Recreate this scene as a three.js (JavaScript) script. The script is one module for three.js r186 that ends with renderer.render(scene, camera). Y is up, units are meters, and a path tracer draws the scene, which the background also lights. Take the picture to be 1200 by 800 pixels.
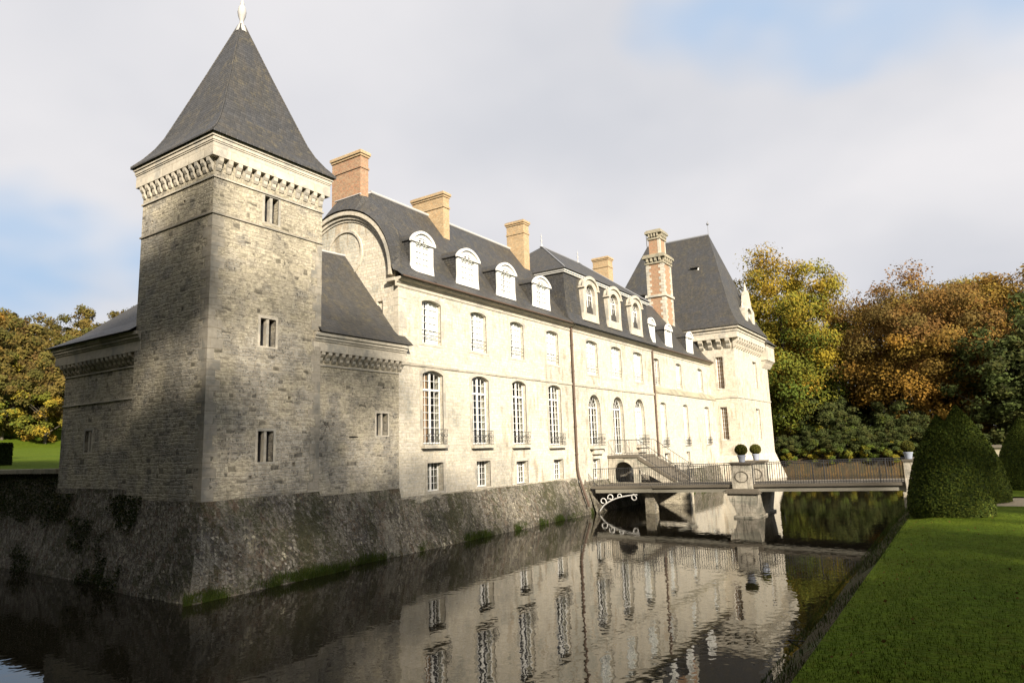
import * as THREE from 'three';
import { mergeGeometries, toCreasedNormals } from 'three/addons/utils/BufferGeometryUtils.js';

// ---------------------------------------------------------------- camera, sky, sun, exposure
const scene = new THREE.Scene();
const camera = new THREE.PerspectiveCamera(54.2, 1024 / 682, 0.1, 3000);
camera.position.set(0, 4.4, 21);
{
  const yaw = 0.9861, pitch = 0.1569, roll = -0.0314;
  const d = new THREE.Vector3(Math.sin(yaw) * Math.cos(pitch), Math.sin(pitch), -Math.cos(yaw) * Math.cos(pitch));
  const r0 = new THREE.Vector3(Math.cos(yaw), 0, Math.sin(yaw)), u0 = new THREE.Vector3().crossVectors(r0, d);
  const r = r0.clone().multiplyScalar(Math.cos(roll)).addScaledVector(u0, Math.sin(roll));
  const u = r0.clone().multiplyScalar(-Math.sin(roll)).addScaledVector(u0, Math.cos(roll));
  camera.quaternion.setFromRotationMatrix(new THREE.Matrix4().makeBasis(r, u, d.clone().negate()));
}
const renderer = new THREE.WebGLRenderer({ antialias: true });
renderer.toneMapping = THREE.LinearToneMapping;
renderer.toneMappingExposure = 2.25;
renderer.shadowMap.enabled = true;

const SUN_AZ = 34 * Math.PI / 180, SUN_EL = 25.5 * Math.PI / 180;      // from +z towards -x
const toSun = new THREE.Vector3(-Math.sin(SUN_AZ) * Math.cos(SUN_EL), Math.sin(SUN_EL), Math.cos(SUN_AZ) * Math.cos(SUN_EL));
const sun = new THREE.DirectionalLight(new THREE.Color(1.0, 0.895, 0.75), 4.7);
sun.position.set(30, 6, 0).addScaledVector(toSun, 150); sun.target.position.set(30, 6, 0);
sun.castShadow = true; sun.shadow.radius = 4.5; sun.shadow.mapSize.set(4096, 4096);
Object.assign(sun.shadow.camera, { left: -90, right: 90, top: 70, bottom: -70, near: 1, far: 420 });
scene.add(sun, sun.target);

// random and noise
function rng(seed) { let s = seed >>> 0; return () => { s = (s + 0x6D2B79F5) >>> 0; let t = s; t = Math.imul(t ^ (t >>> 15), t | 1); t ^= t + Math.imul(t ^ (t >>> 7), t | 61); return ((t ^ (t >>> 14)) >>> 0) / 4294967296; }; }
function hash(x, y, s) { let h = Math.imul(x, 374761393) ^ Math.imul(y, 668265263) ^ Math.imul(s, 974634777); h = Math.imul(h ^ (h >>> 13), 1274126177); return ((h ^ (h >>> 16)) >>> 0) / 4294967296; }
function vnoise(x, y, p, q, s) {                        // value noise, periodic p by q
  const xi = Math.floor(x), yi = Math.floor(y); let fx = x - xi, fy = y - yi;
  fx = fx * fx * (3 - 2 * fx); fy = fy * fy * (3 - 2 * fy);
  const x0 = ((xi % p) + p) % p, x1 = (x0 + 1) % p, y0 = ((yi % q) + q) % q, y1 = (y0 + 1) % q;
  const a = hash(x0, y0, s), b = hash(x1, y0, s), c = hash(x0, y1, s), d = hash(x1, y1, s);
  return a + (b - a) * fx + (c - a + (a - b - c + d) * fx) * fy;
}
function fbm(u, v, fx, fy, oct, s) { let a = 0, w = 0.5, t = 0; for (let i = 0; i < oct; i++) { a += w * vnoise(u * fx, v * fy, fx, fy, s + i); t += w; w *= 0.5; fx *= 2; fy *= 2; } return a / t; }
const sm = (a, b, x) => { const t = Math.min(1, Math.max(0, (x - a) / (b - a))); return t * t * (3 - 2 * t); };
const mix = (a, b, t) => a + (b - a) * t;
function hash3(x, y, z, s) { return hash(x + Math.imul(z, 7919), y + Math.imul(z, 104729), s); }
function noise3(x, y, z, s) {
  const xi = Math.floor(x), yi = Math.floor(y), zi = Math.floor(z); let fx = x - xi, fy = y - yi, fz = z - zi;
  fx = fx * fx * (3 - 2 * fx); fy = fy * fy * (3 - 2 * fy); fz = fz * fz * (3 - 2 * fz);
  let r = 0;
  for (let k = 0; k < 2; k++) for (let j = 0; j < 2; j++) for (let i = 0; i < 2; i++) r += hash3(xi + i, yi + j, zi + k, s) * (i ? fx : 1 - fx) * (j ? fy : 1 - fy) * (k ? fz : 1 - fz);
  return r;
}
function fbm3(x, y, z, oct, s) { let a = 0, w = 0.5, t = 0; for (let i = 0; i < oct; i++) { a += w * noise3(x, y, z, s + i); t += w; w *= 0.5; x *= 2.03; y *= 2.03; z *= 2.03; } return a / t; }

// the sky: broken pale autumn cloud with blue gaps
{
  const W = 1024, H = 512, data = new Float32Array(W * H * 4);
  for (let j = 0; j < H; j++) {
    const el = ((j + 0.5) / H - 0.5) * Math.PI, y = Math.sin(el), c = Math.cos(el);
    for (let i = 0; i < W; i++) {
      const az = ((i + 0.5) / W - 0.5) * 2 * Math.PI, x = c * Math.cos(az), z = c * Math.sin(az);
      const k = 1 / (Math.max(y, 0) + 0.28);
      const px = x * k, pz = z * k;
      const n = fbm3(px * 1.15 + 19.03, y * 0.8, pz * 1.15 + 86.01, 5, 11), soft = fbm3(px * 0.6 + 19.03, 2.2, pz * 0.6 + 86.01, 3, 31);
      const cloud = sm(0.36, 0.475, n * 0.62 + soft * 0.42 - 0.02);
      const tex = 0.955 + 0.2 * (fbm3(px * 1.9, 5, pz * 1.9, 5, 57) - 0.5) * 2;
      const up = Math.max(y, 0);
      const blue = [mix(0.19, 0.15, up), mix(0.27, 0.245, up), mix(0.37, 0.385, up)];
      const cool = 1 - tex, pale = [0.356 * tex - 0.06 * cool, 0.352 * tex, 0.364 * tex + 0.08 * cool];
      const o = (j * W + i) * 4;
      for (let q = 0; q < 3; q++) data[o + q] = mix(blue[q], pale[q], 0.12 + 0.88 * cloud);
      data[o + 3] = 1;
    }
  }
  const t = new THREE.DataTexture(data, W, H, THREE.RGBAFormat, THREE.FloatType);
  t.mapping = THREE.EquirectangularReflectionMapping; t.magFilter = t.minFilter = THREE.LinearFilter; t.wrapS = THREE.RepeatWrapping; t.needsUpdate = true;
  scene.background = t; scene.environment = t;
}

// ---------------------------------------------------------------- textures
const toS = (l) => { l = Math.min(1, Math.max(0, l)); return l <= 0.0031308 ? 12.92 * l : 1.055 * Math.pow(l, 1 / 2.4) - 0.055; };
function tex8(W, H, fill, srgb) {
  const d = new Uint8Array(W * H * 4), c = [0, 0, 0];
  for (let j = 0; j < H; j++) for (let i = 0; i < W; i++) {
    fill(i, j, c); const o = (j * W + i) * 4;
    for (let q = 0; q < 3; q++) d[o + q] = Math.round(255 * (srgb ? toS(c[q]) : Math.min(1, Math.max(0, c[q]))));
    d[o + 3] = 255;
  }
  const t = new THREE.DataTexture(d, W, H); t.wrapS = t.wrapT = THREE.RepeatWrapping; t.magFilter = THREE.LinearFilter; t.minFilter = THREE.LinearMipmapLinearFilter; t.generateMipmaps = true;
  if (srgb) t.colorSpace = THREE.SRGBColorSpace; t.needsUpdate = true; return t;
}
function pair(W, H, fn) {                               // fn(i,j,rgb) returns height; one pass gives colour and bump
  const hts = new Float32Array(W * H);
  const map = tex8(W, H, (i, j, c) => { hts[j * W + i] = fn(i, j, c); }, true);
  const bump = tex8(W, H, (i, j, c) => { c[0] = c[1] = c[2] = hts[j * W + i]; }, false);
  return { map, bump };
}
// coursed stones: rows of random height cut into stones of random length
function masonry(o) {
  const { W, H, mw, mh, rows: [h0, h1], cols: [w0, w1], joint, warp, seed, tone, mortar, spots = 0, patch = null, edge = 0 } = o, R = rng(seed);
  const ys = [0]; while (ys[ys.length - 1] < mh - h0 * 0.5) ys.push(ys[ys.length - 1] + mix(h0, h1, R())); { const k = mh / ys[ys.length - 1]; for (let i = 0; i < ys.length; i++) ys[i] *= k; }
  const xs = ys.map(() => { const a = [0]; while (a[a.length - 1] < mw - w0 * 0.5) a.push(a[a.length - 1] + mix(w0, w1, R())); const k = mw / a[a.length - 1], off = R() * mw; return { a: a.map((v) => v * k), off, t: a.map(() => [R(), R(), R()]) }; });
  const find = (arr, v) => { let lo = 0, hi = arr.length - 1; while (hi - lo > 1) { const m = (lo + hi) >> 1; if (arr[m] <= v) lo = m; else hi = m; } return lo; };
  const nx = Math.round(mw), ny = Math.round(mh);
  return pair(W, H, (i, j, c) => {
    const u = (i + 0.5) / W, v = (j + 0.5) / H;
    const dx = (fbm(u, v, nx * 4, ny * 4, 3, seed + 3) - 0.5) * 2 * warp, dy = (fbm(u, v, nx * 3, ny * 4, 3, seed + 9) - 0.5) * 2 * warp;
    let y = ((v * mh + dy) % mh + mh) % mh; const r = find(ys, y), row = xs[r];
    let x = ((u * mw + dx + row.off) % mw + mw) % mw; const s = find(row.a, x), t = row.t[s];
    const d = Math.min(x - row.a[s], row.a[s + 1] - x, y - ys[r], ys[r + 1] - y);
    const g = fbm(u, v, nx * 10, ny * 10, 3, seed + 21), lo = fbm(u, v, Math.max(2, nx >> 2), Math.max(2, ny >> 2), 4, seed + 33), mid = fbm(u, v, nx * 2, ny * 2, 3, seed + 41);
    const k = sm(joint * 0.35, joint * 1.1, d + (g - 0.5) * joint * 0.8);
    tone(t, g, lo, mid, c);
    for (let q = 0; q < 3; q++) c[q] = mix(mortar[q] * (0.8 + 0.4 * g), c[q], k);
    let h = k * (0.55 + 0.3 * t[0] + 0.35 * (g - 0.5)) + edge * sm(0, joint * 4, d);
    if (spots && t[2] < spots && k > 0.5) { const f = 0.45; for (let q = 0; q < 3; q++) c[q] *= f; h *= 0.3; }
    if (patch) h = patch(u, v, g, lo, mid, c, h);
    return h;
  });
}
// random rubble: cells of a jittered grid
function rubble(o) {
  const { W, H, nx, ny, seed, joint, tone, mortar, patch } = o;
  const P = []; for (let j = 0; j < ny; j++) for (let i = 0; i < nx; i++) P.push([i + 0.5 + (hash(i, j, seed) - 0.5) * 0.85, j + 0.5 + (hash(i, j, seed + 1) - 0.5) * 0.85]);
  return pair(W, H, (i, j, c) => {
    const u = (i + 0.5) / W, v = (j + 0.5) / H;
    const x = u * nx + (fbm(u, v, nx * 2, ny * 2, 2, seed + 5) - 0.5) * 0.35, y = v * ny + (fbm(u, v, nx * 2, ny * 2, 2, seed + 6) - 0.5) * 0.35;
    const xi = Math.floor(x), yi = Math.floor(y); let d1 = 9, d2 = 9, id = 0;
    for (let b = -1; b <= 1; b++) for (let a = -1; a <= 1; a++) {
      const ci = ((xi + a) % nx + nx) % nx, cj = ((yi + b) % ny + ny) % ny, p = P[cj * nx + ci];
      const dx = p[0] - ci + xi + a - x, dy = p[1] - cj + yi + b - y, d = Math.sqrt(dx * dx + dy * dy);
      if (d < d1) { d2 = d1; d1 = d; id = cj * nx + ci; } else if (d < d2) d2 = d;
    }
    const g = fbm(u, v, nx * 3, ny * 3, 3, seed + 7), lo = fbm(u, v, 3, 3, 4, seed + 8), mid = fbm(u, v, 12, 12, 3, seed + 9);
    const k = sm(joint * 0.3, joint, d2 - d1 + (g - 0.5) * 0.12);
    tone([hash(id, 1, seed), hash(id, 2, seed), hash(id, 3, seed)], g, lo, mid, c);
    for (let q = 0; q < 3; q++) c[q] = mix(mortar[q] * (0.7 + 0.6 * g), c[q], k);
    let h = k * (0.5 + 0.4 * hash(id, 4, seed)) * (1 - 0.3 * d1) + 0.25 * (g - 0.5);
    if (patch) h = patch(u, v, g, lo, mid, c, h);
    return h;
  });
}
const T = {};
// tower and low building: small beige rubble laid in courses, grey weathering in patches
T.tower = masonry({ W: 1536, H: 1536, mw: 16, mh: 16, rows: [0.1, 0.19], cols: [0.13, 0.42], joint: 0.016, warp: 0.06, seed: 5, spots: 0.03, mortar: [0.39, 0.345, 0.265],
  tone: (t, g, lo, mid, c) => { const b = mix(0.38, 0.45, t[0]) * (0.7 + 0.6 * g), w = sm(0.40, 0.64, lo * 0.5 + mid * 0.5), y = t[1] * 0.5 + 0.5; c[0] = b * mix(1, 0.84, w); c[1] = b * mix(0.895, 0.785, w); c[2] = b * mix(0.71 - 0.06 * y, 0.665, w); },
  patch: (u, v, g, lo, mid, c, h) => { const n = fbm(u, v, 260, 260, 2, 301), dash = sm(0.57, 0.68, fbm(u, v, 90, 210, 3, 303)), pit = sm(0.66, 0.76, n * 0.7 + mid * 0.3), k = sm(0.56, 0.68, mid) * 0.35; for (let q = 0; q < 3; q++) c[q] *= (1 - 0.4 * k) * (0.74 + 0.52 * n) * (1 - 0.65 * pit) * (1 - 0.3 * dash); return h * (1 - 0.6 * pit) * (1 - 0.5 * dash) + 0.3 * (n - 0.5); } });
// facade: dressed pale limestone in fine courses
T.facade = masonry({ W: 2048, H: 1024, mw: 32, mh: 16, rows: [0.12, 0.19], cols: [0.18, 0.42], joint: 0.014, warp: 0.03, seed: 17, mortar: [0.50, 0.44, 0.32],
  tone: (t, g, lo, mid, c) => { const b = mix(0.47, 0.58, t[0]) * (0.86 + 0.28 * g), w = sm(0.5, 0.68, mid * 0.55 + lo * 0.45), y = t[1]; c[0] = b * mix(1, 0.72, w); c[1] = b * mix(0.93 - 0.02 * y, 0.70, w); c[2] = b * mix(0.79 - 0.06 * y, 0.60, w); },
  patch: (u, v, g, lo, mid, c, h) => { const s = sm(0.58, 0.72, fbm(u, v, 150, 14, 3, 311)) * sm(0.45, 0.62, lo) * 0.45, n = fbm(u, v, 500, 250, 2, 313); for (let q = 0; q < 3; q++) c[q] *= (1 - s * (0.45 + 0.12 * q)) * (0.84 + 0.32 * n); return h + 0.3 * (n - 0.5); } });
// smooth dressed stone for bands, quoins and cornices
T.dressed = masonry({ W: 512, H: 512, mw: 8, mh: 8, rows: [0.35, 0.5], cols: [0.6, 1.1], joint: 0.012, warp: 0.008, seed: 29, mortar: [0.42, 0.37, 0.28],
  tone: (t, g, lo, mid, c) => { const b = mix(0.44, 0.54, t[0]) * (0.82 + 0.36 * g), w = sm(0.52, 0.7, mid); c[0] = b * mix(1, 0.74, w); c[1] = b * mix(0.91, 0.70, w); c[2] = b * mix(0.74, 0.6, w); } });
// old grey brown bridge and stair blocks, stained, lichened, with shade in the tone
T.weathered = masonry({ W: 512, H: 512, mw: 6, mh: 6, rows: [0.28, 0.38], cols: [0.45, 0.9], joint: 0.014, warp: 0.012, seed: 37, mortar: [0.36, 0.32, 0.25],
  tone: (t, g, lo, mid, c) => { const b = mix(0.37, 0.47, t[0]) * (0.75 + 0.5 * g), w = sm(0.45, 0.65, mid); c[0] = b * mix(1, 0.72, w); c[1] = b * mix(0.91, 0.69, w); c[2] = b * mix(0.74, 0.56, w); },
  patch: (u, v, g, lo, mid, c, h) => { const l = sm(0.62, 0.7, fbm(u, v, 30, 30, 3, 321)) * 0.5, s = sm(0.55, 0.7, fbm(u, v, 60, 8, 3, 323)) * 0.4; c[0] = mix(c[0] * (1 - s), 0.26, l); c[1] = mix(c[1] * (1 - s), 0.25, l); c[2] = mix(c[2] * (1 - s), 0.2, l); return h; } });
// battered base: irregular dark flint and stone with moss and rust lichen
T.batter = rubble({ W: 1024, H: 1024, nx: 58, ny: 64, seed: 41, joint: 0.2, mortar: [0.17, 0.145, 0.105],
  tone: (t, g, lo, mid, c) => { const b = mix(0.075, 0.28, t[0] * t[0]) * (0.55 + 0.9 * g); c[0] = b; c[1] = b * 0.91; c[2] = b * mix(0.66, 0.8, t[1]); if (t[2] > 0.94) { c[0] *= 1.7; c[1] *= 1.7; c[2] *= 1.65; } },
  patch: (u, v, g, lo, mid, c, h) => {
    const n = fbm(u, v, 200, 200, 2, 79), moss = sm(0.50, 0.62, mid * 0.45 + g * 0.3 + lo * 0.3), rust = sm(0.62, 0.72, fbm(u, v, 22, 22, 3, 77)) * 0.5, pale = sm(0.58, 0.7, fbm(u, v, 12, 12, 4, 93)) * 0.55;
    const P = [0.29, 0.265, 0.21], Q = [0.12, 0.075, 0.045], S = [0.05, 0.052, 0.02]; for (let q = 0; q < 3; q++) c[q] = mix(mix(mix(c[q], P[q], pale), Q[q], rust), S[q], moss * 0.75) * (0.6 + 0.8 * n); return h + 0.25 * (n - 0.5);
  } });
T.slate = masonry({ W: 1024, H: 1024, mw: 8, mh: 8, rows: [0.13, 0.145], cols: [0.18, 0.26], joint: 0.012, warp: 0.006, seed: 53, mortar: [0.03, 0.03, 0.03], edge: 0.2,
  tone: (t, g, lo, mid, c) => { const b = mix(0.036, 0.053, t[0]) * (0.8 + 0.4 * g), w = sm(0.36, 0.7, mid * 0.4 + lo * 0.6) * 0.8; c[0] = b * mix(0.97, 1.14, w); c[1] = b * mix(0.99, 1.04, w); c[2] = b * mix(1.06, 0.84, w); },
  patch: (u, v, g, lo, mid, c, h) => { const st = sm(0.5, 0.7, fbm(u, v, 40, 8, 3, 103)) * 0.3; for (let q = 0; q < 3; q++) c[q] *= 1 + st * [0.7, 0.5, 0.2][q]; const y = sm(0.63, 0.70, fbm(u, v, 60, 60, 2, 101)) * sm(0.5, 0.62, mid); c[0] = mix(c[0], 0.12, y * 0.35); c[1] = mix(c[1], 0.10, y * 0.35); c[2] = mix(c[2], 0.055, y * 0.35); return h; } });
const brickTone = (a, b2) => (t, g, lo, mid, c) => { const k = (0.75 + 0.5 * g) * mix(0.85, 1.12, t[0]); for (let q = 0; q < 3; q++) c[q] = mix(a[q], b2[q], t[1]) * k; };
T.brickRed = masonry({ W: 512, H: 512, mw: 4, mh: 4, rows: [0.068, 0.072], cols: [0.19, 0.24], joint: 0.012, warp: 0.004, seed: 61, mortar: [0.36, 0.29, 0.21], tone: brickTone([0.36, 0.175, 0.095], [0.35, 0.235, 0.14]) });
T.brickYellow = masonry({ W: 512, H: 512, mw: 4, mh: 4, rows: [0.068, 0.072], cols: [0.19, 0.24], joint: 0.011, warp: 0.004, seed: 67, mortar: [0.44, 0.37, 0.25], tone: brickTone([0.39, 0.25, 0.125], [0.42, 0.31, 0.18]) });
T.grass = pair(1024, 1024, (i, j, c) => {
  const u = i / 1024, v = j / 1024, g = fbm(u, v, 220, 220, 2, 3), m = fbm(u, v, 40, 40, 3, 5), l = fbm(u, v, 5, 5, 4, 7), br = sm(0.62, 0.75, fbm(u, v, 90, 90, 2, 9)) * 0.5;
  const b = (0.55 + 0.9 * g) * (0.75 + 0.5 * m); c[0] = mix(mix(0.060, 0.080, l) * b, 0.085, br * 0.5); c[1] = mix(mix(0.100, 0.108, l) * b, 0.07, br * 0.5); c[2] = 0.008 * b; return 0.6 * g + 0.4 * m;
});
T.earth = pair(512, 512, (i, j, c) => { const u = i / 512, v = j / 512, g = fbm(u, v, 90, 90, 3, 13), m = fbm(u, v, 8, 8, 4, 15), b = (0.6 + 0.8 * g); c[0] = mix(0.04, 0.06, m) * b; c[1] = mix(0.034, 0.043, m) * b; c[2] = mix(0.014, 0.018, m) * b; const mo = sm(0.5, 0.62, m * 0.6 + g * 0.4); c[0] = mix(c[0], 0.04 * b, mo * 0.6); c[1] = mix(c[1], 0.058 * b, mo * 0.6); return g; });
T.gravel = pair(512, 512, (i, j, c) => { const u = i / 512, v = j / 512, g = fbm(u, v, 128, 128, 2, 23), b = 0.7 + 0.6 * g; c[0] = 0.34 * b; c[1] = 0.28 * b; c[2] = 0.19 * b; return g; });
T.litter = pair(512, 512, (i, j, c) => { const u = i / 512, v = j / 512, g = fbm(u, v, 128, 128, 2, 26), m = fbm(u, v, 16, 16, 3, 27), b = 0.5 + g; c[0] = mix(0.085, 0.055, sm(0.36, 0.7, m)) * b; c[1] = mix(0.055, 0.045, sm(0.36, 0.7, m)) * b; c[2] = 0.022 * b; return g; });
T.ripple = tex8(1024, 1024, (i, j, c) => { const u = i / 1024, v = j / 1024; c[0] = c[1] = c[2] = 0.5 * fbm(u, v, 12, 12, 3, 33) + 0.35 * fbm(u, v, 40, 40, 2, 35) + 0.15 * fbm(u, v, 6, 6, 2, 37); }, false);
T.bark = pair(256, 512, (i, j, c) => { const u = i / 256, v = j / 512, g = fbm(u, v, 24, 10, 3, 43), b = 0.5 + g; c[0] = 0.10 * b; c[1] = 0.085 * b; c[2] = 0.065 * b; return g; });
T.grain = pair(256, 256, (i, j, c) => { const u = i / 256, v = j / 256, g = fbm(u, v, 40, 40, 3, 47), m = fbm(u, v, 6, 6, 3, 48); const b = 0.86 + 0.2 * g + 0.1 * (m - 0.5); c[0] = c[1] = c[2] = b; return g; });

// ---------------------------------------------------------------- materials
const rep = (t, s) => { const c = t.clone(); c.repeat.set(s[0], s[1]); c.needsUpdate = true; return c; };
function mat(t, size, bumpM, extra = {}) {              // uv is in metres
  const s = [1 / size[0], 1 / size[1]];
  return new THREE.MeshPhysicalMaterial({ specularIntensity: 0.5, map: rep(t.map, s), bumpMap: rep(t.bump, s), bumpScale: bumpM, roughness: 0.92, ...extra });
}
const plain = (r, g, b, rough = 0.8, extra = {}) => { const m = new THREE.MeshStandardMaterial({ roughness: rough, ...extra }); m.color.setRGB(r, g, b); return m; };
const grainy = (r, g, b, rough = 0.8, size = 1.2, bumpM = 0.002) => { const m = mat(T.grain, [size, size], bumpM, { roughness: rough }); m.color.setRGB(r, g, b); return m; };
const M = {
  tower: mat(T.tower, [16, 16], 0.018), facade: mat(T.facade, [32, 16], 0.012), dressed: mat(T.dressed, [8, 8], 0.008), batter: mat(T.batter, [9, 9], 0.05),
  slate: mat(T.slate, [8, 8], 0.016, { roughness: 0.56, specularIntensity: 1 }), brickRed: mat(T.brickRed, [4, 4], 0.012), brickYellow: mat(T.brickYellow, [4, 4], 0.012),
  grass: mat(T.grass, [7, 7], 0.03, { roughness: 1, specularIntensity: 0.1 }), meadow: mat(T.grass, [16, 16], 0.03, { roughness: 1, specularIntensity: 0.1 }), earth: mat(T.earth, [5, 5], 0.06, { roughness: 1 }), gravel: mat(T.gravel, [3, 3], 0.02), litter: mat(T.litter, [6, 6], 0.05, { roughness: 1 }),
  bark: mat(T.bark, [1.2, 2.4], 0.03), white: grainy(0.72, 0.71, 0.67, 0.55), shutter: grainy(0.7, 0.69, 0.66, 0.65), iron: plain(0.022, 0.022, 0.024, 0.5), pipe: grainy(0.11, 0.075, 0.055, 0.6), lead: grainy(0.23, 0.235, 0.25, 0.5), leadPale: grainy(0.42, 0.41, 0.4, 0.6), beam: grainy(0.25, 0.235, 0.19, 0.7), deckStone: grainy(0.14, 0.122, 0.095, 0.9, 1.2, 0.006), finial: grainy(0.42, 0.41, 0.39, 0.7),
  curtain_reflection: grainy(0.3, 0.18, 0.10, 0.95), dark: plain(0.03, 0.028, 0.025, 0.95), room: plain(0.12, 0.105, 0.09, 0.95), zinc: grainy(0.30, 0.33, 0.40, 0.6), soil: plain(0.04, 0.03, 0.02, 1),
};
M.mossStone = M.dressed.clone(); M.mossStone.color.setRGB(0.66, 0.65, 0.58);
M.dressedGrey = M.dressed.clone(); M.dressedGrey.color.setRGB(0.68, 0.68, 0.68);
M.glass = new THREE.MeshPhysicalMaterial({ roughness: 0.03, transmission: 1, thickness: 0, ior: 1.5 }); M.glass.color.setRGB(0.92, 0.95, 0.94);
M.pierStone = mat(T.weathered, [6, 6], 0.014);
M.leaf = new THREE.MeshPhysicalMaterial({ vertexColors: true, roughness: 0.9, specularIntensity: 0.12, side: THREE.DoubleSide }); M.crownLeaf = new THREE.MeshPhysicalMaterial({ vertexColors: true, roughness: 1, specularIntensity: 0.15, transmission: 0.3, thickness: 0, side: THREE.DoubleSide });
M.water = new THREE.MeshPhysicalMaterial({ roughness: 0.02, ior: 1.33, bumpMap: rep(T.ripple, [1 / 7, 1 / 7]), bumpScale: 0.0042 }); M.water.color.setRGB(0.012, 0.010, 0.006);

// ---------------------------------------------------------------- helpers
const taken = {};
function numbered(n) { if (!(n in taken)) { taken[n] = 0; return n; } taken[n]++; return n + '_' + String(taken[n]).padStart(3, '0'); }
function sh(o) { o.castShadow = o.receiveShadow = true; return o; }
function thing(name, label, category, base = [0, 0, 0], group) {
  const o = new THREE.Group(); o.name = numbered(name); o.position.set(...base); o.userData = { label, category }; if (group) o.userData.group = group; scene.add(o); return o;
}
const _m = new THREE.Matrix4();
// uv in metres: along the contour and up the slope of each face
function muv(g) {
  g = g.index ? g.toNonIndexed() : g; if (!g.attributes.normal) g.computeVertexNormals();
  const p = g.attributes.position, uv = new Float32Array(p.count * 2), a = new THREE.Vector3(), b = new THREE.Vector3(), c = new THREE.Vector3(), n = new THREE.Vector3(), u = new THREE.Vector3(), v = new THREE.Vector3(), Y = new THREE.Vector3(0, 1, 0);
  for (let i = 0; i < p.count; i += 3) {
    a.fromBufferAttribute(p, i); b.fromBufferAttribute(p, i + 1); c.fromBufferAttribute(p, i + 2);
    n.subVectors(b, a).cross(v.subVectors(c, a)).normalize();
    if (Math.abs(n.y) > 0.97) { u.set(1, 0, 0); v.set(0, 0, -1); } else { u.crossVectors(Y, n).normalize(); v.crossVectors(n, u); }
    for (let k = 0; k < 3; k++) { a.fromBufferAttribute(p, i + k); uv[(i + k) * 2] = a.dot(u); uv[(i + k) * 2 + 1] = a.dot(v); }
  }
  g.setAttribute('uv', new THREE.BufferAttribute(uv, 2)); return g;
}
function merged(gs) {
  gs = (Array.isArray(gs) ? gs : [gs]).map((g) => { g = g.index ? g.toNonIndexed() : g; const r = new THREE.BufferGeometry(); r.setAttribute('position', g.attributes.position); if (!g.attributes.normal) g.computeVertexNormals(); r.setAttribute('normal', g.attributes.normal); if (g.userData.keepuv) { r.setAttribute('uv', g.attributes.uv); r.userData.keepuv = true; } return r; });
  const kept = gs.every((g) => g.userData.keepuv);
  if (!kept) gs = gs.map(muv);
  return gs.length > 1 ? mergeGeometries(gs) : gs[0];
}
// a part in world coordinates under a thing (or under another part)
function part(name, gs, material, parent, label) {
  const g = merged(gs); let root = parent; while (root.parent && root.parent !== scene) root = root.parent;
  g.translate(-root.position.x, -root.position.y, -root.position.z);
  const o = sh(new THREE.Mesh(g, material)); o.name = name; if (label) o.userData.label = label; parent.add(o); return o;
}
function struct(name, g, material) { const o = sh(new THREE.Mesh(g, material)); o.name = numbered(name); o.userData.kind = 'structure'; scene.add(o); return o; }
const bx = (x0, x1, y0, y1, z0, z1) => new THREE.BoxGeometry(Math.abs(x1 - x0), Math.abs(y1 - y0), Math.abs(z1 - z0)).translate((x0 + x1) / 2, (y0 + y1) / 2, (z0 + z1) / 2);
// chamfered bar along x with section (y,z)
function poly(faces) {                                   // faces: lists of points, fan triangulated
  const v = []; for (const f of faces) for (let i = 1; i + 1 < f.length; i++) v.push(...f[0], ...f[i], ...f[i + 1]);
  const g = new THREE.BufferGeometry(); g.setAttribute('position', new THREE.Float32BufferAttribute(v, 3)); g.computeVertexNormals(); return g;
}
function grid(nu, nv, fn, keepuv) {                      // fn(u,v) -> [x,y,z] or [x,y,z,s,t]
  const p = [], uv = [], id = [];
  for (let j = 0; j <= nv; j++) for (let i = 0; i <= nu; i++) { const q = fn(i / nu, j / nv); p.push(q[0], q[1], q[2]); uv.push(q.length > 3 ? q[3] : 0, q.length > 3 ? q[4] : 0); }
  for (let j = 0; j < nv; j++) for (let i = 0; i < nu; i++) { const a = j * (nu + 1) + i; id.push(a, a + 1, a + nu + 2, a, a + nu + 2, a + nu + 1); }
  const g = new THREE.BufferGeometry(); g.setAttribute('position', new THREE.Float32BufferAttribute(p, 3)); g.setAttribute('uv', new THREE.Float32BufferAttribute(uv, 2)); g.setIndex(id); g.computeVertexNormals();
  if (keepuv) g.userData.keepuv = true; return g;
}
function tube(pts, r, n = 6) { const c = new THREE.CatmullRomCurve3(pts.map((p) => new THREE.Vector3(...p))); return new THREE.TubeGeometry(c, Math.max(4, pts.length * 3), r, n); }
function rod(a, b, r, n = 5) { const A = new THREE.Vector3(...a), B = new THREE.Vector3(...b), d = B.clone().sub(A), L = d.length(); const g = new THREE.CylinderGeometry(r, r, L, n); g.applyQuaternion(new THREE.Quaternion().setFromUnitVectors(new THREE.Vector3(0, 1, 0), d.normalize())); return g.translate((a[0] + b[0]) / 2, (a[1] + b[1]) / 2, (a[2] + b[2]) / 2); }
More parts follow.
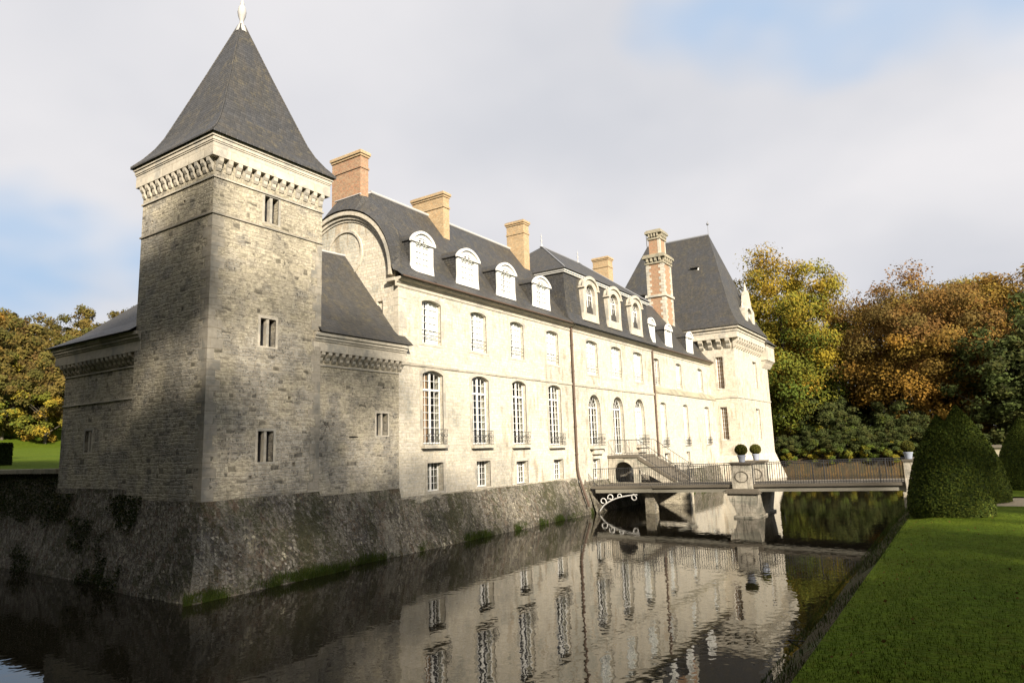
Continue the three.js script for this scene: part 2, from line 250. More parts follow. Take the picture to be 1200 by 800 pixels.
// frames: local (u along the wall, v up, w outward) to the world
const FZ = (z) => new THREE.Matrix4().makeTranslation(0, 0, z);                                   // wall facing +z
const FX = (x) => new THREE.Matrix4().set(0, 0, -1, x, 0, 1, 0, 0, 1, 0, 0, 0, 0, 0, 0, 1);      // wall facing -x, u = z
function arcPath(s, x0, x1, y0, ys, rise) {              // opening outline with an arched head
  s.moveTo(x0, y0); s.lineTo(x1, y0); s.lineTo(x1, ys);
  if (rise > 0) { const w = (x1 - x0) / 2, cx = (x0 + x1) / 2, R = (w * w + rise * rise) / (2 * rise), cy = ys + rise - R, a0 = Math.atan2(ys - cy, w), n = 12; for (let i = 1; i < n; i++) { const a = mix(a0, Math.PI - a0, i / n); s.lineTo(cx + R * Math.cos(a), cy + R * Math.sin(a)); } }
  s.lineTo(x0, ys); s.closePath(); return s;
}
function wallGeo(outline, holes, thick, F) {
  const s = new THREE.Shape(outline.map((p) => new THREE.Vector2(...p)));
  for (const h of holes) s.holes.push(arcPath(new THREE.Path(), h[0], h[1], h[2], h[3], h[4] || 0));
  return new THREE.ExtrudeGeometry(s, { depth: thick, bevelEnabled: false }).translate(0, 0, -thick).applyMatrix4(F);
}
// a glazed window: frame and glazing bars as one mesh, the glass its child
function glazed(parent, F, [x0, x1, y0, y1, rise = 0], o = {}) {
  const { depth = 0.24, cols = 4, rows = 6, transom = 0, fr = 0.06, bar = 0.026, material = M.white, name = 'window', fan = false } = o, w = -depth, gs = [];
  const th = 0.06, cy = y1;
  const outer = arcPath(new THREE.Shape(), x0 + 0.004, x1 - 0.004, y0 + 0.004, y1 - 0.004, rise); outer.holes.push(arcPath(new THREE.Path(), x0 + fr, x1 - fr, y0 + fr * 1.3, y1 - (rise > 0.4 ? 0 : 0.03), Math.max(0, rise - fr)));
  gs.push(new THREE.ExtrudeGeometry(outer, { depth: th, bevelEnabled: false }).translate(0, 0, w - th / 2));
  const top = (x) => { if (!rise) return y1 - fr * 0.5; const hw = (x1 - x0) / 2, R = (hw * hw + rise * rise) / (2 * rise), dx = x - (x0 + x1) / 2; return y1 + rise - R + Math.sqrt(Math.max(0, R * R - dx * dx)) - fr * 0.5; };
  const yt = fan ? y1 : null, cx = (x0 + x1) / 2;
  for (let i = 1; i < cols; i++) { const x = mix(x0 + fr, x1 - fr, i / cols), c = i * 2 === cols, b = c ? 0.055 : bar / 2; gs.push(bx(x - b, x + b, y0 + 0.02, fan ? y1 : top(x), w - (c ? 0.032 : 0.018), w + (c ? 0.035 : 0.02))); }
  const yy = fan ? y1 : (transom || y1 + rise * 0.6);
  for (let j = 1; j < rows; j++) { const y = mix(y0 + fr, yy, j / rows); gs.push(bx(x0 + fr, x1 - fr, y - bar / 2, y + bar / 2, w - 0.016, w + 0.016)); }
  if (transom || fan) gs.push(bx(x0 + 0.02, x1 - 0.02, yy - 0.05, yy + 0.05, w - 0.037, w + 0.042));
  if (transom) { const n = o.topRows || 2; for (let j = 1; j < n; j++) { const y = mix(yy + 0.05, y1 + rise * 0.5, j / n); gs.push(bx(x0 + fr, x1 - fr, y - bar / 2, y + bar / 2, w - 0.016, w + 0.016)); } }
  if (fan) for (let k = 1; k < 6; k++) { const a = Math.PI * k / 6, R = rise * 0.97; gs.push(rod([cx + 0.12 * Math.cos(a), y1 + 0.12 * Math.sin(a), w], [cx + R * Math.cos(a), y1 + R * Math.sin(a), w], bar / 2, 4)); }
  if (fan) { const R = rise * 0.55, pts = []; for (let k = 0; k <= 8; k++) { const a = Math.PI * k / 8; pts.push([cx + R * Math.cos(a), y1 + R * Math.sin(a), w]); } for (let k = 0; k < 8; k++) gs.push(rod(pts[k], pts[k + 1], bar / 2, 4)); }
  const f = part(name, gs.map((g) => g.applyMatrix4(F)), material, parent), host = parent.parent === scene ? f : parent;
  const gl = arcPath(new THREE.Shape(), x0 + 0.03, x1 - 0.03, y0 + 0.03, y1, Math.max(0, rise - 0.03));
  part('pane', new THREE.ShapeGeometry(gl).translate(0, 0, w - 0.004).applyMatrix4(F), M.glass, host);
  if (o.shutter) {                                       // pale inner shutters folded nearly shut, a dark slit between
    const xs = mix(x0, x1, o.slit ?? 0.37), g1 = bx(x0 + 0.03, xs - 0.06, y0 + 0.05, y1 + rise * 0.3, w - 0.06, w - 0.046), g2 = bx(xs + 0.06, x1 - 0.03, y0 + 0.05, y1 + rise * 0.3, w - 0.056, w - 0.038);
    part('inner_shutter', g1.applyMatrix4(F), M.shutter, host); part('inner_shutter', g2.applyMatrix4(F), M.shutter, host);
  }
  if (o.curtain_reflection) for (const [a, b] of o.curtain_reflection) part('curtain_reflection', bx(mix(x0, x1, a), mix(x0, x1, b), y0 + 0.1, y1, w - 0.07, w - 0.045).applyMatrix4(F), M.curtain_reflection, host);
  return f;
}
// moulded band along a run of wall: profile points (w outward, v up)
function band(u0, u1, prof, F) {
  const s = new THREE.Shape(prof.map((p) => new THREE.Vector2(p[0], p[1])));
  return new THREE.ExtrudeGeometry(s, { depth: u1 - u0, bevelEnabled: false }).applyMatrix4(new THREE.Matrix4().set(0, 0, -1, u1, 0, 1, 0, 0, 1, 0, 0, 0, 0, 0, 0, 1)).applyMatrix4(F);
}

// ---------------------------------------------------------------- ground, water
{
  struct('ground', grid(2, 2, (u, v) => [mix(-900, 900, u), -1.6, mix(900, -900, v), u * 1800, v * 1800]), M.earth);
  struct('moat_water', grid(1, 1, (u, v) => [mix(-45, 92, u), 0, mix(20.5, -75, v), u * 137, v * 95.5]), M.water);
  // near bank: lawn with a gravel drive further along, cut earth slope down to the moat
  const lawnY = (x, z) => 2.62 - 0.012 * Math.max(0, Math.min(x, 40)) + 0.03 * (fbm3(x * 0.3, 0, z * 0.3, 3, 71) - 0.5) - 0.10 * sm(20.3, 19.6, z);
  scene.userData.lawnY = lawnY;
  struct('lawn', grid(120, 40, (u, v) => { const x = mix(-60, 23.6, u), z = mix(75, 19.62, 1 - Math.pow(1 - v, 2.2)); return [x, lawnY(x, z), z, x, z]; }), M.grass);
  struct('gravel_drive', grid(40, 16, (u, v) => { const x = mix(23.6, 27.6, u), z = mix(75, 19.62, v); return [x, lawnY(x, z) - 0.02, z, x, z]; }), M.gravel);
  struct('drive_verge', grid(60, 20, (u, v) => { const x = mix(27.6, 92, u), z = mix(75, 19.62, 1 - Math.pow(1 - v, 2)); return [x, lawnY(x, z), z, x, z]; }), M.grass);
  struct('moat_bank', grid(220, 14, (u, v) => { const x = mix(-60, 92, u), t = v, n = (fbm3(x * 1.1, t * 4, 3, 4, 73) - 0.5); const y = mix(lawnY(x, 19.62) - 0.015, -0.9, t), z = mix(19.66, 17.1, Math.pow(t, 0.82)) + n * 0.35 * sm(0, 0.25, t); return [x, y + 0.12 * n * sm(0, 0.2, t), z, x, t * 3.2]; }), M.earth);
  // far end of the moat and the leaf-strewn wood floor behind it
  struct('wood_floor', grid(60, 60, (u, v) => { const x = mix(86, 330, u * u), z = mix(160, -160, v); const y = mix(-0.8, 2.1, sm(0, 0.013, u * u)) + 0.5 * (fbm3(x * 0.1, 1, z * 0.1, 3, 75) - 0.5) * sm(0.01, 0.05, u * u) + 4 * sm(0.1, 1, u); return [x, y, z, x, z]; }), M.litter);
  // meadow rising behind the chateau to the wooded hill
  const hillY = (x, z) => { const d = Math.min(235, Math.max(0, -z - 14)); return 3.92 + d * 0.032 + Math.pow(Math.max(0, d - 95), 1.12) * 0.12 + 0.25 * (fbm3(x * 0.05, 2, z * 0.05, 3, 81) - 0.5); };
  scene.userData.hillY = hillY;
  struct('meadow', grid(60, 70, (u, v) => { const x = mix(13.4, 260, u * u * 0.9 + u * 0.1), z = mix(-10.4, -330, v * v * 0.8 + v * 0.2); return [x, hillY(x, z), z, x, z]; }), M.meadow);
}

// ---------------------------------------------------------------- building helpers
const TZ = 0.3, TX = 12.75;
function surround(parent, F, [x0, x1, y0, y1, rise = 0], wd = 0.18, proud = 0.02, m = M.dressed) {
  const s = arcPath(new THREE.Shape(), x0 - wd, x1 + wd, y0 - wd * 0.6, y1 + (rise ? wd * 0.4 : wd), rise ? rise + wd * 0.6 : 0); s.holes.push(arcPath(new THREE.Path(), x0, x1, y0, y1, rise));
  return part('window_surround', new THREE.ExtrudeGeometry(s, { depth: proud + 0.03, bevelEnabled: false }).translate(0, 0, -0.03).applyMatrix4(F), m, parent);
}
function corbel(parent, F, u, wd, y0, y1, d, m = M.dressed) {
  const h = y1 - y0; return part('corbel', band(u - wd / 2, u + wd / 2, [[-0.02, y0], [d * 0.16, y0], [d * 0.42, y0 + h * 0.2], [d * 0.5, y0 + h * 0.46], [d * 0.62, y0 + h * 0.5], [d * 0.92, y0 + h * 0.7], [d, y0 + h], [-0.02, y0 + h]], F), m, parent);
}
function quoins(parent, x, z, sx, y0, y1, m, seed, side = -1) {   // stones alternate long and short round a corner
  const R = rng(seed); let y = y0, k = 0; while (y < y1 - 0.2) { const h = Math.min(y1 - y, 0.30 + 0.1 * R()), a = (k % 2 ? 0.2 : 0.42) + 0.14 * R(), b = (k % 2 ? 0.42 : 0.2) + 0.14 * R();
    const p = 0.004 + 0.01 * R(); part('quoin_stone', bx(x + sx * p, x - sx * a, y + 0.006, y + h - 0.006, z + p, z - b), m, parent); y += h; k++; }
}
// battered masonry face: local u along, foot pushed outward, uneven surface
function batterGeo(F, u0, u1, yt, out, seed, taper0 = 0, taper1 = 0, yb = -0.8) {
  const nu = Math.max(8, Math.round((u1 - u0) * 7)), nv = 24, L = yt - yb;
  return grid(nu, nv, (a, b) => {
    const t = b, y = mix(yt, yb, t), o = out * (yt - y) / yt, e0 = taper0 * (yt - y) / yt, e1 = taper1 * (yt - y) / yt;
    const u = mix(u0 - e0, u1 + e1, a), n = fbm3(u * 2.2, y * 2.6, seed, 3, 91) - 0.5, n2 = fbm3(u * 0.5, y * 0.5, seed + 9, 2, 95) - 0.5;
    const edge = sm(0, 0.02, a) * sm(1, 0.98, a) * sm(0, 0.06, t);
    const p = new THREE.Vector3(u, y + 0.04 * n * edge, o + (n * 0.13 + n2 * 0.16) * edge).applyMatrix4(F);
    return [p.x, p.y, p.z, u + seed * 1.7, y * 1.03];
  }, true);
}
function twinLight(parent, F, b) {                       // small window: two lights and a stone mullion
  const [x0, x1, y0, y1] = b, c = (x0 + x1) / 2;
  surround(parent, F, b, 0.1, 0.004);
  part('mullion', bx(c - 0.055, c + 0.055, y0 + 0.002, y1 - 0.002, -0.2, -0.03).applyMatrix4(F), M.dressed, parent);
  glazed(parent, F, b, { depth: 0.3, cols: 2, rows: 4, fr: 0.035, bar: 0.02, material: M.iron });
}
function balconet(parent, F, x0, x1, y, h, out) {        // wrought iron guard with scrolls
  const gs = [], r = 0.013; const P = (u, v, w) => [u, v, w];
  for (const v of [y + 0.04, y + h]) { gs.push(rod(P(x0, v, out), P(x1, v, out), r)); gs.push(rod(P(x0, v, 0), P(x0, v, out), r), rod(P(x1, v, 0), P(x1, v, out), r)); }
  const n = Math.max(4, Math.round((x1 - x0) / 0.24));
  for (let i = 0; i <= n; i++) gs.push(rod(P(mix(x0, x1, i / n), y, out), P(mix(x0, x1, i / n), y + h, out), r * 0.8, 4));
  for (let i = 0; i < n; i++) gs.push(new THREE.TorusGeometry(0.085, 0.012, 4, 10).translate(mix(x0, x1, (i + 0.5) / n), y + h * 0.62, out), new THREE.TorusGeometry(0.055, 0.011, 4, 9).translate(mix(x0, x1, (i + 0.5) / n), y + h * 0.28, out));
  return part('balcony_railing', gs.map((g) => g.applyMatrix4(F)), M.iron, parent);
}
function barGuard(parent, F, x0, x1, y) { const gs = []; for (const v of [y + 0.22, y + 0.42, y + 0.62]) gs.push(rod([x0, v, -0.05], [x1, v, -0.05], 0.014)); return part('guard_bar', gs.map((g) => g.applyMatrix4(F)), M.iron, parent); }
function chimney(parent, x0, x1, z0, z1, yb, yt, m, cap) {
  const c = part('chimney', bx(x0, x1, yb, yt - 0.3, z0, z1), m, parent);
  part('chimney_band', bx(x0 - 0.045, x1 + 0.045, yt - 0.98, yt - 0.88, z0 - 0.045, z1 + 0.045), m, c);
  part('chimney_cap', [bx(x0 - 0.05, x1 + 0.05, yt - 0.32, yt - 0.2, z0 - 0.05, z1 + 0.05), bx(x0 - 0.1, x1 + 0.1, yt - 0.205, yt - 0.05, z0 - 0.1, z1 + 0.1), bx(x0 - 0.03, x1 + 0.03, yt - 0.055, yt, z0 - 0.03, z1 + 0.03)], cap || m, c);
  return c;
}
// four-sided roof from stacked rectangles [x0,x1,z0,z1,y]
function roofStack(rs) {
  const f = []; for (let i = 0; i + 1 < rs.length; i++) { const [a0, a1, c0, c1, y] = rs[i], [b0, b1, d0, d1, Y] = rs[i + 1];   // z0 front (larger), z1 back
    f.push([[a0, y, c0], [a1, y, c0], [b1, Y, d0], [b0, Y, d0]], [[a1, y, c0], [a1, y, c1], [b1, Y, d1], [b1, Y, d0]], [[a1, y, c1], [a0, y, c1], [b0, Y, d1], [b1, Y, d1]], [[a0, y, c1], [a0, y, c0], [b0, Y, d0], [b0, Y, d1]]); }
  return poly(f);
}

// ---------------------------------------------------------------- the corner tower
{
  const t = thing('corner_tower', 'square rubble stone tower with a tall slate spire and pale finial rising from the moat', 'tower', [15.14, 0, -2.05]);
  const F = FZ(TZ), L = FX(TX), w3 = [14.82, 15.42, 12.98, 14.0], w2 = [14.78, 15.43, 8.3, 9.32], w1 = [14.8, 15.45, 4.15, 5.24];
  const holes = [w3, w2, w1, [16.05, 16.17, 6.4, 6.52], [16.3, 16.43, 3.95, 4.1], [14.5, 14.6, 3.6, 3.7]];
  part('wall', wallGeo([[TX, 2.9], [17.53, 2.9], [17.53, 15.1], [TX, 15.1]], holes, 0.5, F), M.tower, t);
  part('wall', wallGeo([[-4.4, 2.9], [TZ - 0.5, 2.9], [TZ - 0.5, 15.1], [-4.4, 15.1]], [[-1.6, -1.45, 13.5, 13.62], [-3.7, -3.58, 13.2, 13.3]], 0.5, L), M.tower, t);
  part('wall', [bx(17.03, 17.53, 2.9, 15.1, -4.4, TZ - 0.5), bx(TX + 0.5, 17.03, 2.9, 15.1, -4.4, -3.9)], M.tower, t);
  for (const g of [bx(TX + 0.5, 17.03, 7, 7.2, -3.9, -0.2), bx(TX + 0.5, 17.03, 12, 12.2, -3.9, -0.2)]) part('floor_slab', g, M.room, t);
  for (const w of [w1, w2, w3]) twinLight(t, F, w);
  quoins(t, TX, TZ, -1, 2.95, 12.65, M.dressedGrey, 3); quoins(t, 17.53, TZ, 1, 2.95, 12.65, M.dressedGrey, 5);
  const ring = (y0, y1, o) => bx(TX - o, 17.53 + o, y0, y1, -4.4 - o, TZ + o);
  part('string_course', ring(12.73, 12.79, 0.05), M.dressedGrey, t); part('string_course', ring(14.05, 14.11, 0.05), M.dressed, t);
  const n = 13; for (let i = 0; i < n; i++) { corbel(t, F, mix(TX - 0.05, 17.53 + 0.05, (i + 0.5) / n), 0.17, 14.3, 14.76, 0.2); corbel(t, L, mix(-4.45, TZ + 0.05, (i + 0.5) / n), 0.17, 14.3, 14.76, 0.2); }
  part('cornice', [ring(14.76, 15.24, 0.21), ring(15.24, 15.3, 0.235), ring(15.3, 15.43, 0.26), ring(15.43, 15.56, 0.3)], M.dressed, t);
  const cx = 15.14, cz = -2.05, prof = [[2.76, 15.54], [2.75, 15.62], [2.44, 15.98], [2.15, 16.42], [1.93, 16.88], [1.74, 17.4], [0.9, 19.75], [0.09, 22.1]];
  const roof = part('roof', [roofStack(prof.map(([h, y]) => [cx - h, cx + h, cz + h, cz - h, y])), bx(cx - 2.74, cx + 2.74, 15.57, 15.59, cz - 2.74, cz + 2.74)], M.slate, t);
  for (const [sx, sz] of [[-1, 1], [1, 1], [-1, -1]]) { const gs = []; for (let i = 1; i + 1 < prof.length; i++) gs.push(rod([cx + sx * prof[i][0], prof[i][1], cz + sz * prof[i][0]], [cx + sx * prof[i + 1][0], prof[i + 1][1], cz + sz * prof[i + 1][0]], 0.028)); part('hip_ridge', gs, M.slate, roof); }
  part('finial', new THREE.LatheGeometry([[0.24, 21.75], [0.17, 22.0], [0.09, 22.15], [0.08, 22.3], [0.15, 22.5], [0.18, 22.7], [0.14, 22.9], [0.07, 23.02], [0.09, 23.1], [0.05, 23.18], [0.015, 23.32], [0, 23.33]].map((p) => new THREE.Vector2(...p)), 14).translate(cx, 0, cz), M.finial, roof);
  part('batter', [batterGeo(FZ(TZ + 0.02), TX - 0.02, 17.55, 2.95, 0.78, 2, 0.74, 0.8), batterGeo(FX(TX - 0.02), -4.4, TZ + 0.02, 2.95, 0.74, 4, 0, 0.78), grid(4, 6, (a, b) => { const y = mix(2.95, -0.8, b), o = (2.95 - y) / 2.95; return [17.55 + 0.8 * o, y, mix(TZ + 0.02 + 0.78 * o, -1, a), -a * 3, y]; }, true)], M.batter, t, 'sloping dark rubble foot with moss and rusty lichen');
}
// ---------------------------------------------------------------- low corner building behind the tower
{
  const t = thing('low_wing', 'low corner building with corbelled eaves and plain slate roof wrapped behind the spired tower', 'building', [17.7, 0, -5.3]);
  const F = FZ(0), L = FX(13.05), wa = [20.9, 21.58, 5.08, 6.03], wb = [-8.5, -7.95, 4.72, 5.58];
  part('wall', wallGeo([[17.1, 2.6], [22.3, 2.6], [22.3, 8.9], [17.1, 8.9]], [wa, [19.35, 19.85, 4.98, 5.04]], 0.5, F), M.tower, t);
  part('wall', wallGeo([[-10.6, 2.6], [-4.2, 2.6], [-4.2, 8.9], [-10.6, 8.9]], [wb], 0.5, L), M.tower, t);
  part('wall', [bx(13.55, 22.3, 2.6, 8.9, -10.6, -10.1), bx(21.8, 22.28, 2.6, 8.9, -10.1, -0.5)], M.tower, t);
  twinLight(t, F, wa); twinLight(t, L, wb);
  part('string_course', bx(17.3, 22.3, 7.83, 7.89, -0.02, 0.05), M.dressed, t); part('string_course', bx(13.0, 13.07, 7.86, 7.92, -10.6, -4.2), M.dressed, t); part('string_course', bx(13.0, 13.07, 6.65, 6.71, -10.6, -4.2), M.dressed, t);
  for (let i = 0; i < 14; i++) corbel(t, F, 17.72 + i * 0.352, 0.18, 7.97, 8.38, 0.3);
  for (let i = 0; i < 17; i++) corbel(t, L, -10.45 + i * 0.352, 0.18, 7.97, 8.38, 0.3);
  const ring = (y0, y1, o) => [bx(17.2, 22.32 + o * 0.4, y0, y1, -0.1, o), bx(13.05 - o, 13.2, y0, y1, -10.6 - o, -4.0)];
  for (const k of [0, 1]) part('cornice', [ring(8.38, 8.78, 0.31)[k], ring(8.78, 8.86, 0.35)[k], ring(8.86, 8.98, 0.4)[k], ring(8.98, 9.12, 0.46)[k]], M.dressed, t);
  const R1 = [17.6, 14.0, -4.2], R2 = [22.34, 14.06, -3.6], D = [12.45, 9.14, -11.3], C = [22.72, 9.14, -11.3], d = [13.4, 9.72, -10.3], e = [13.35, 9.76, -4.3], E = [12.45, 9.14, -4.3], c = [22.72, 9.9, -10.4];
  const roof = part('roof', [poly([[[17.4, 9.14, 0.55], [22.72, 9.14, 0.55], [22.72, 9.86, -0.25], [17.4, 9.86, -0.25]], [[17.4, 9.86, -0.25], [22.72, 9.86, -0.25], R2, [17.4, 14.0, -4.2]], [D, E, e, d], [d, e, R1], [C, D, d, c], [c, d, R1, R2], [E, [17.4, 9.14, -4.3], [17.4, 9.14, 0.55], [22.72, 9.14, 0.55], C, D]])], M.slate, t);
  part('ridge_cap', rod([17.6, 14.02, -4.2], [22.3, 14.08, -3.6], 0.06), M.leadPale, roof);
  part('batter', [batterGeo(FZ(0.02), 17.0, 22.3, 2.75, 0.58, 7), batterGeo(FX(13.03), -10.6, -4.2, 3.3, 0.62, 9, 0.0, 0)], M.batter, t, 'sloping dark rubble foot with moss and rusty lichen');
}
// roof section of the long wings: (z, y) from the front eave to the ridge
const RZ = -3.9, PROF = [[0.5, 12.36], [0.49, 12.42], [-0.1, 12.85], [-0.5, 13.36], [-1.28, 14.6], [RZ, 18.1]];
const fullProf = [...PROF, ...PROF.slice(0, -1).reverse().map(([z, y]) => [2 * RZ - z, y])];
const profRoof = (x0, x1) => { const f = []; for (let i = 0; i + 1 < fullProf.length; i++) { const [z, y] = fullProf[i], [Z, Y] = fullProf[i + 1]; f.push([[x0, y, z], [x1, y, z], [x1, Y, Z], [x0, Y, Z]]); } return poly(f); };
const CORN = [[-0.02, 11.94], [0.03, 11.94], [0.06, 12.0], [0.06, 12.08], [0.14, 12.14], [0.17, 12.19], [0.3, 12.24], [0.36, 12.29], [0.38, 12.355], [-0.02, 12.355]];
function woodDormer(parent, x0, x1, yb, ys, rise, zf) {
  const F = FZ(zf), cx = (x0 + x1) / 2, hw = (x1 - x0) / 2;
  const hole = [cx - hw * 0.66, cx + hw * 0.66, yb + 0.14, ys - 0.12, rise * 0.62];
  const s = new THREE.Shape(); s.moveTo(x0 - 0.06, yb); s.lineTo(x1 + 0.06, yb); s.lineTo(x1 - 0.01, yb + 0.5); s.lineTo(x1, ys);
  { const R = (hw * hw + rise * rise) / (2 * rise), cy = ys + rise - R, a0 = Math.atan2(ys - cy, hw); for (let i = 1; i < 14; i++) { const a = mix(a0, Math.PI - a0, i / 14); s.lineTo(cx + R * Math.cos(a), cy + R * Math.sin(a)); } }
  s.lineTo(x0, ys); s.lineTo(x0 + 0.01, yb + 0.5); s.closePath(); s.holes.push(arcPath(new THREE.Path(), ...hole));
  const d = part('dormer', new THREE.ExtrudeGeometry(s, { depth: 0.12, bevelEnabled: false }).translate(0, 0, -0.12).applyMatrix4(F), M.white, parent);
  glazed(d, F, hole, { depth: 0.08, cols: 4, rows: 5, fr: 0.05, bar: 0.028, shutter: true, slit: x0 > 30 ? 0.37 : 0.02 });
  const arch = (e, dep, z, m, nm, th = 0.09) => { const r2 = rise + e * 0.4, o = arcPath(new THREE.Shape(), x0 - e, x1 + e, ys - 0.1, ys, r2); o.holes.push(arcPath(new THREE.Path(), x0 + th - e * 0.3, x1 - th + e * 0.3, ys - 0.12 + 0.04, ys - 0.02, Math.max(0.05, rise - th + 0.02))); return part(nm, new THREE.ExtrudeGeometry(o, { depth: dep, bevelEnabled: false }).translate(0, 0, z), m, d); };
  arch(0.1, 0.16, zf - 0.06, M.white, 'hood_mould');
  const o = arcPath(new THREE.Shape(), x0 - 0.05, x1 + 0.05, ys - 0.04, ys, rise + 0.03); part('dormer_roof', new THREE.ExtrudeGeometry(o, { depth: 2.4, bevelEnabled: false }).translate(0, 0, zf - 2.5), M.slate, d);
  part('cheek', bx(x0 + 0.02, x0 + 0.1, yb - 0.1, ys - 0.03, zf - 1.9, zf - 0.125), M.slate, d); part('cheek', bx(x1 - 0.1, x1 - 0.02, yb - 0.1, ys - 0.03, zf - 1.9, zf - 0.125), M.slate, d);
  return d;
}
function downpipe(parent, x, yt, yb, foot) {
  const z = 0.14, pts = [[x, yt, z + 0.1], [x, yt - 0.35, z], [x, 5.5, z], [x, 3.0, z], [x + 0.06, 2.4, z + 0.05], [x + 0.2, yb, z + foot]];
  const gs = []; for (let i = 0; i + 1 < pts.length; i++) gs.push(rod(pts[i], pts[i + 1], 0.075, 8)); for (const y of [11, 9.2, 7.4, 5.6, 3.8]) gs.push(new THREE.CylinderGeometry(0.1, 0.1, 0.07, 8).translate(x, y, z));
  return part('downpipe', gs, M.pipe, parent);
}
// ---------------------------------------------------------------- main wing, four bays and the round gable
{
  const t = thing('gabled_wing', 'pale limestone wing with round arched gable, four bays and white wooden dormers beside the tower', 'building', [30.5, 0, -3.9]);
  const F = FZ(0), G = FX(22.3);
  const up = [[23.9, 25.34], [27.77, 29.2], [31.55, 32.95], [35.63, 37.1]].map(([a, b]) => [a, b, 9.47, 11.5, 0.13]);
  const mn = [[23.92, 25.43, 4.66], [27.77, 29.28, 4.6], [31.55, 33.02, 4.55], [35.6, 37.15, 4.46]].map(([a, b, y]) => [a, b, y, 7.97, 0.2]);
  const bs = [[24.2, 25.36, 2.44, 3.78], [28.05, 29.27, 2.4, 3.73], [31.78, 33, 2.34, 3.6], [35.92, 37.13, 2.28, 3.56]];
  part('wall', wallGeo([[22.3, 2.2], [38.79, 2.2], [38.79, 12.3], [22.3, 12.3]], [...up, ...mn, ...bs], 0.5, F), M.facade, t);
  { const o = [[-7.7, 2.4], [-0.5, 2.4], [-0.5, 12.3], [-0.2, 12.3], [-0.2, 12.7]]; for (let i = 1; i < 28; i++) { const a = Math.PI * i / 28; o.push([-3.85 + 3.6 * Math.cos(a), 12.7 + 3.6 * Math.sin(a)]); } o.push([-7.5, 12.7], [-7.7, 12.3]); part('gable_wall', wallGeo(o, [[-1.35, -1.0, 10.1, 11.4]], 0.45, G), M.facade, t); }
  part('blind_panel', bx(22.4, 22.5, 10.1, 11.4, -1.35, -1.0), M.facade, t);
  const ringArc = (r0, r1, cz, cy, a0, a1, proud) => { const s = new THREE.Shape(), n = 36; for (let i = 0; i <= n; i++) { const a = mix(a0, a1, i / n), f = i ? 'lineTo' : 'moveTo'; s[f](cz + r1 * Math.cos(a), cy + r1 * Math.sin(a)); } for (let i = n; i >= 0; i--) { const a = mix(a0, a1, i / n); s.lineTo(cz + r0 * Math.cos(a), cy + r0 * Math.sin(a)); } s.closePath(); return new THREE.ExtrudeGeometry(s, { depth: proud + 0.03, bevelEnabled: false }).translate(0, 0, -0.03).applyMatrix4(G); };
  part('arch_moulding', [ringArc(3.25, 3.6, -3.85, 12.7, -0.04, Math.PI + 0.04, 0.13), ringArc(3.42, 3.61, -3.85, 12.7, -0.05, Math.PI + 0.05, 0.24), ringArc(3.12, 3.26, -3.85, 12.7, -0.03, Math.PI + 0.03, 0.05)], M.dressed, t);
  part('round_moulding', [ringArc(1.16, 1.27, -3.6, 14.1, 0, 2 * Math.PI, 0.07)], M.dressed, t);
  part('wall', [bx(22.76, 38.79, 2.2, 12.3, -7.7, -7.2), bx(38.3, 38.78, 2.2, 12.3, -7.2, -0.5)], M.facade, t);
  for (const g of [bx(22.76, 38.3, 8.6, 8.9, -7.2, -0.5), bx(22.76, 38.3, 3.9, 4.2, -7.2, -0.5), bx(22.76, 38.3, 12.0, 12.2, -7.2, -0.5)]) part('floor_slab', g, M.room, t); part('partition', bx(22.76, 38.3, 2.2, 12.0, -4.4, -4.2), M.room, t);
  part('string_course', band(22.3, 38.78, [[-0.02, 8.28], [0.05, 8.3], [0.07, 8.36], [0.07, 8.42], [-0.02, 8.46]], F), M.dressed, t);
  part('cornice', [band(22.1, 38.78, CORN, F), bx(22.05, 22.3, 12.2, 12.355, -0.55, -0.02)], M.dressed, t);
  quoins(t, 22.3, 0, -1, 9.3, 12.0, M.dressed, 11);
  up.forEach((w, i) => { surround(t, F, w, 0.2, 0.02); glazed(t, F, w, { rows: 6, cols: 4, shutter: true, slit: i === 3 ? 0.13 : 0.37 }); barGuard(t, F, w[0], w[1], w[2]); });
  mn.forEach((w, i) => { surround(t, F, w, 0.2, 0.02); const f = glazed(t, F, w, { rows: 7, cols: 4, transom: 7.25, topRows: 2, curtain_reflection: i === 0 ? [[0.02, 0.42]] : [[0.02, 0.22]] }); balconet(t, F, w[0] - 0.02, w[1] + 0.06, w[2] - 0.04, 0.72, 0.2); part('window_sill', bx(w[0] - 0.16, w[1] + 0.16, w[2] - 0.2, w[2] - 0.06, -0.02, 0.24), M.dressed, t); });  // brown strip behind these panes stands in for trees mirrored in the glass
  bs.forEach((w) => { surround(t, F, w, 0.16, 0.016); glazed(t, F, w, { rows: 4, cols: 4, depth: 0.34 }); });
  // roof: plain section, and the end that wraps over the arch
  const arcs = (P, n) => { const d = [0]; for (let i = 1; i < P.length; i++) d.push(d[i - 1] + Math.hypot(...P[i].map((v, k) => v - P[i - 1][k]))); return Array.from({ length: n + 1 }, (_, j) => { const s = d[d.length - 1] * j / n; let i = 1; while (i < P.length - 1 && d[i] < s) i++; const f = (s - d[i - 1]) / (d[i] - d[i - 1]); return P[i].map((v, k) => mix(P[i - 1][k], v, f)); }); };
  const N = 40, X0 = 22.02, p0 = [[X0, 12.37, 0.5], [X0, 12.68, 0.1]]; for (let i = 0; i <= 24; i++) { const a = Math.PI * i / 24; p0.push([X0, 12.72 + 3.68 * Math.sin(a), -3.85 + 3.68 * Math.cos(a)]); } p0.push([X0, 12.72, -7.8], [X0, 12.37, -8.3]);
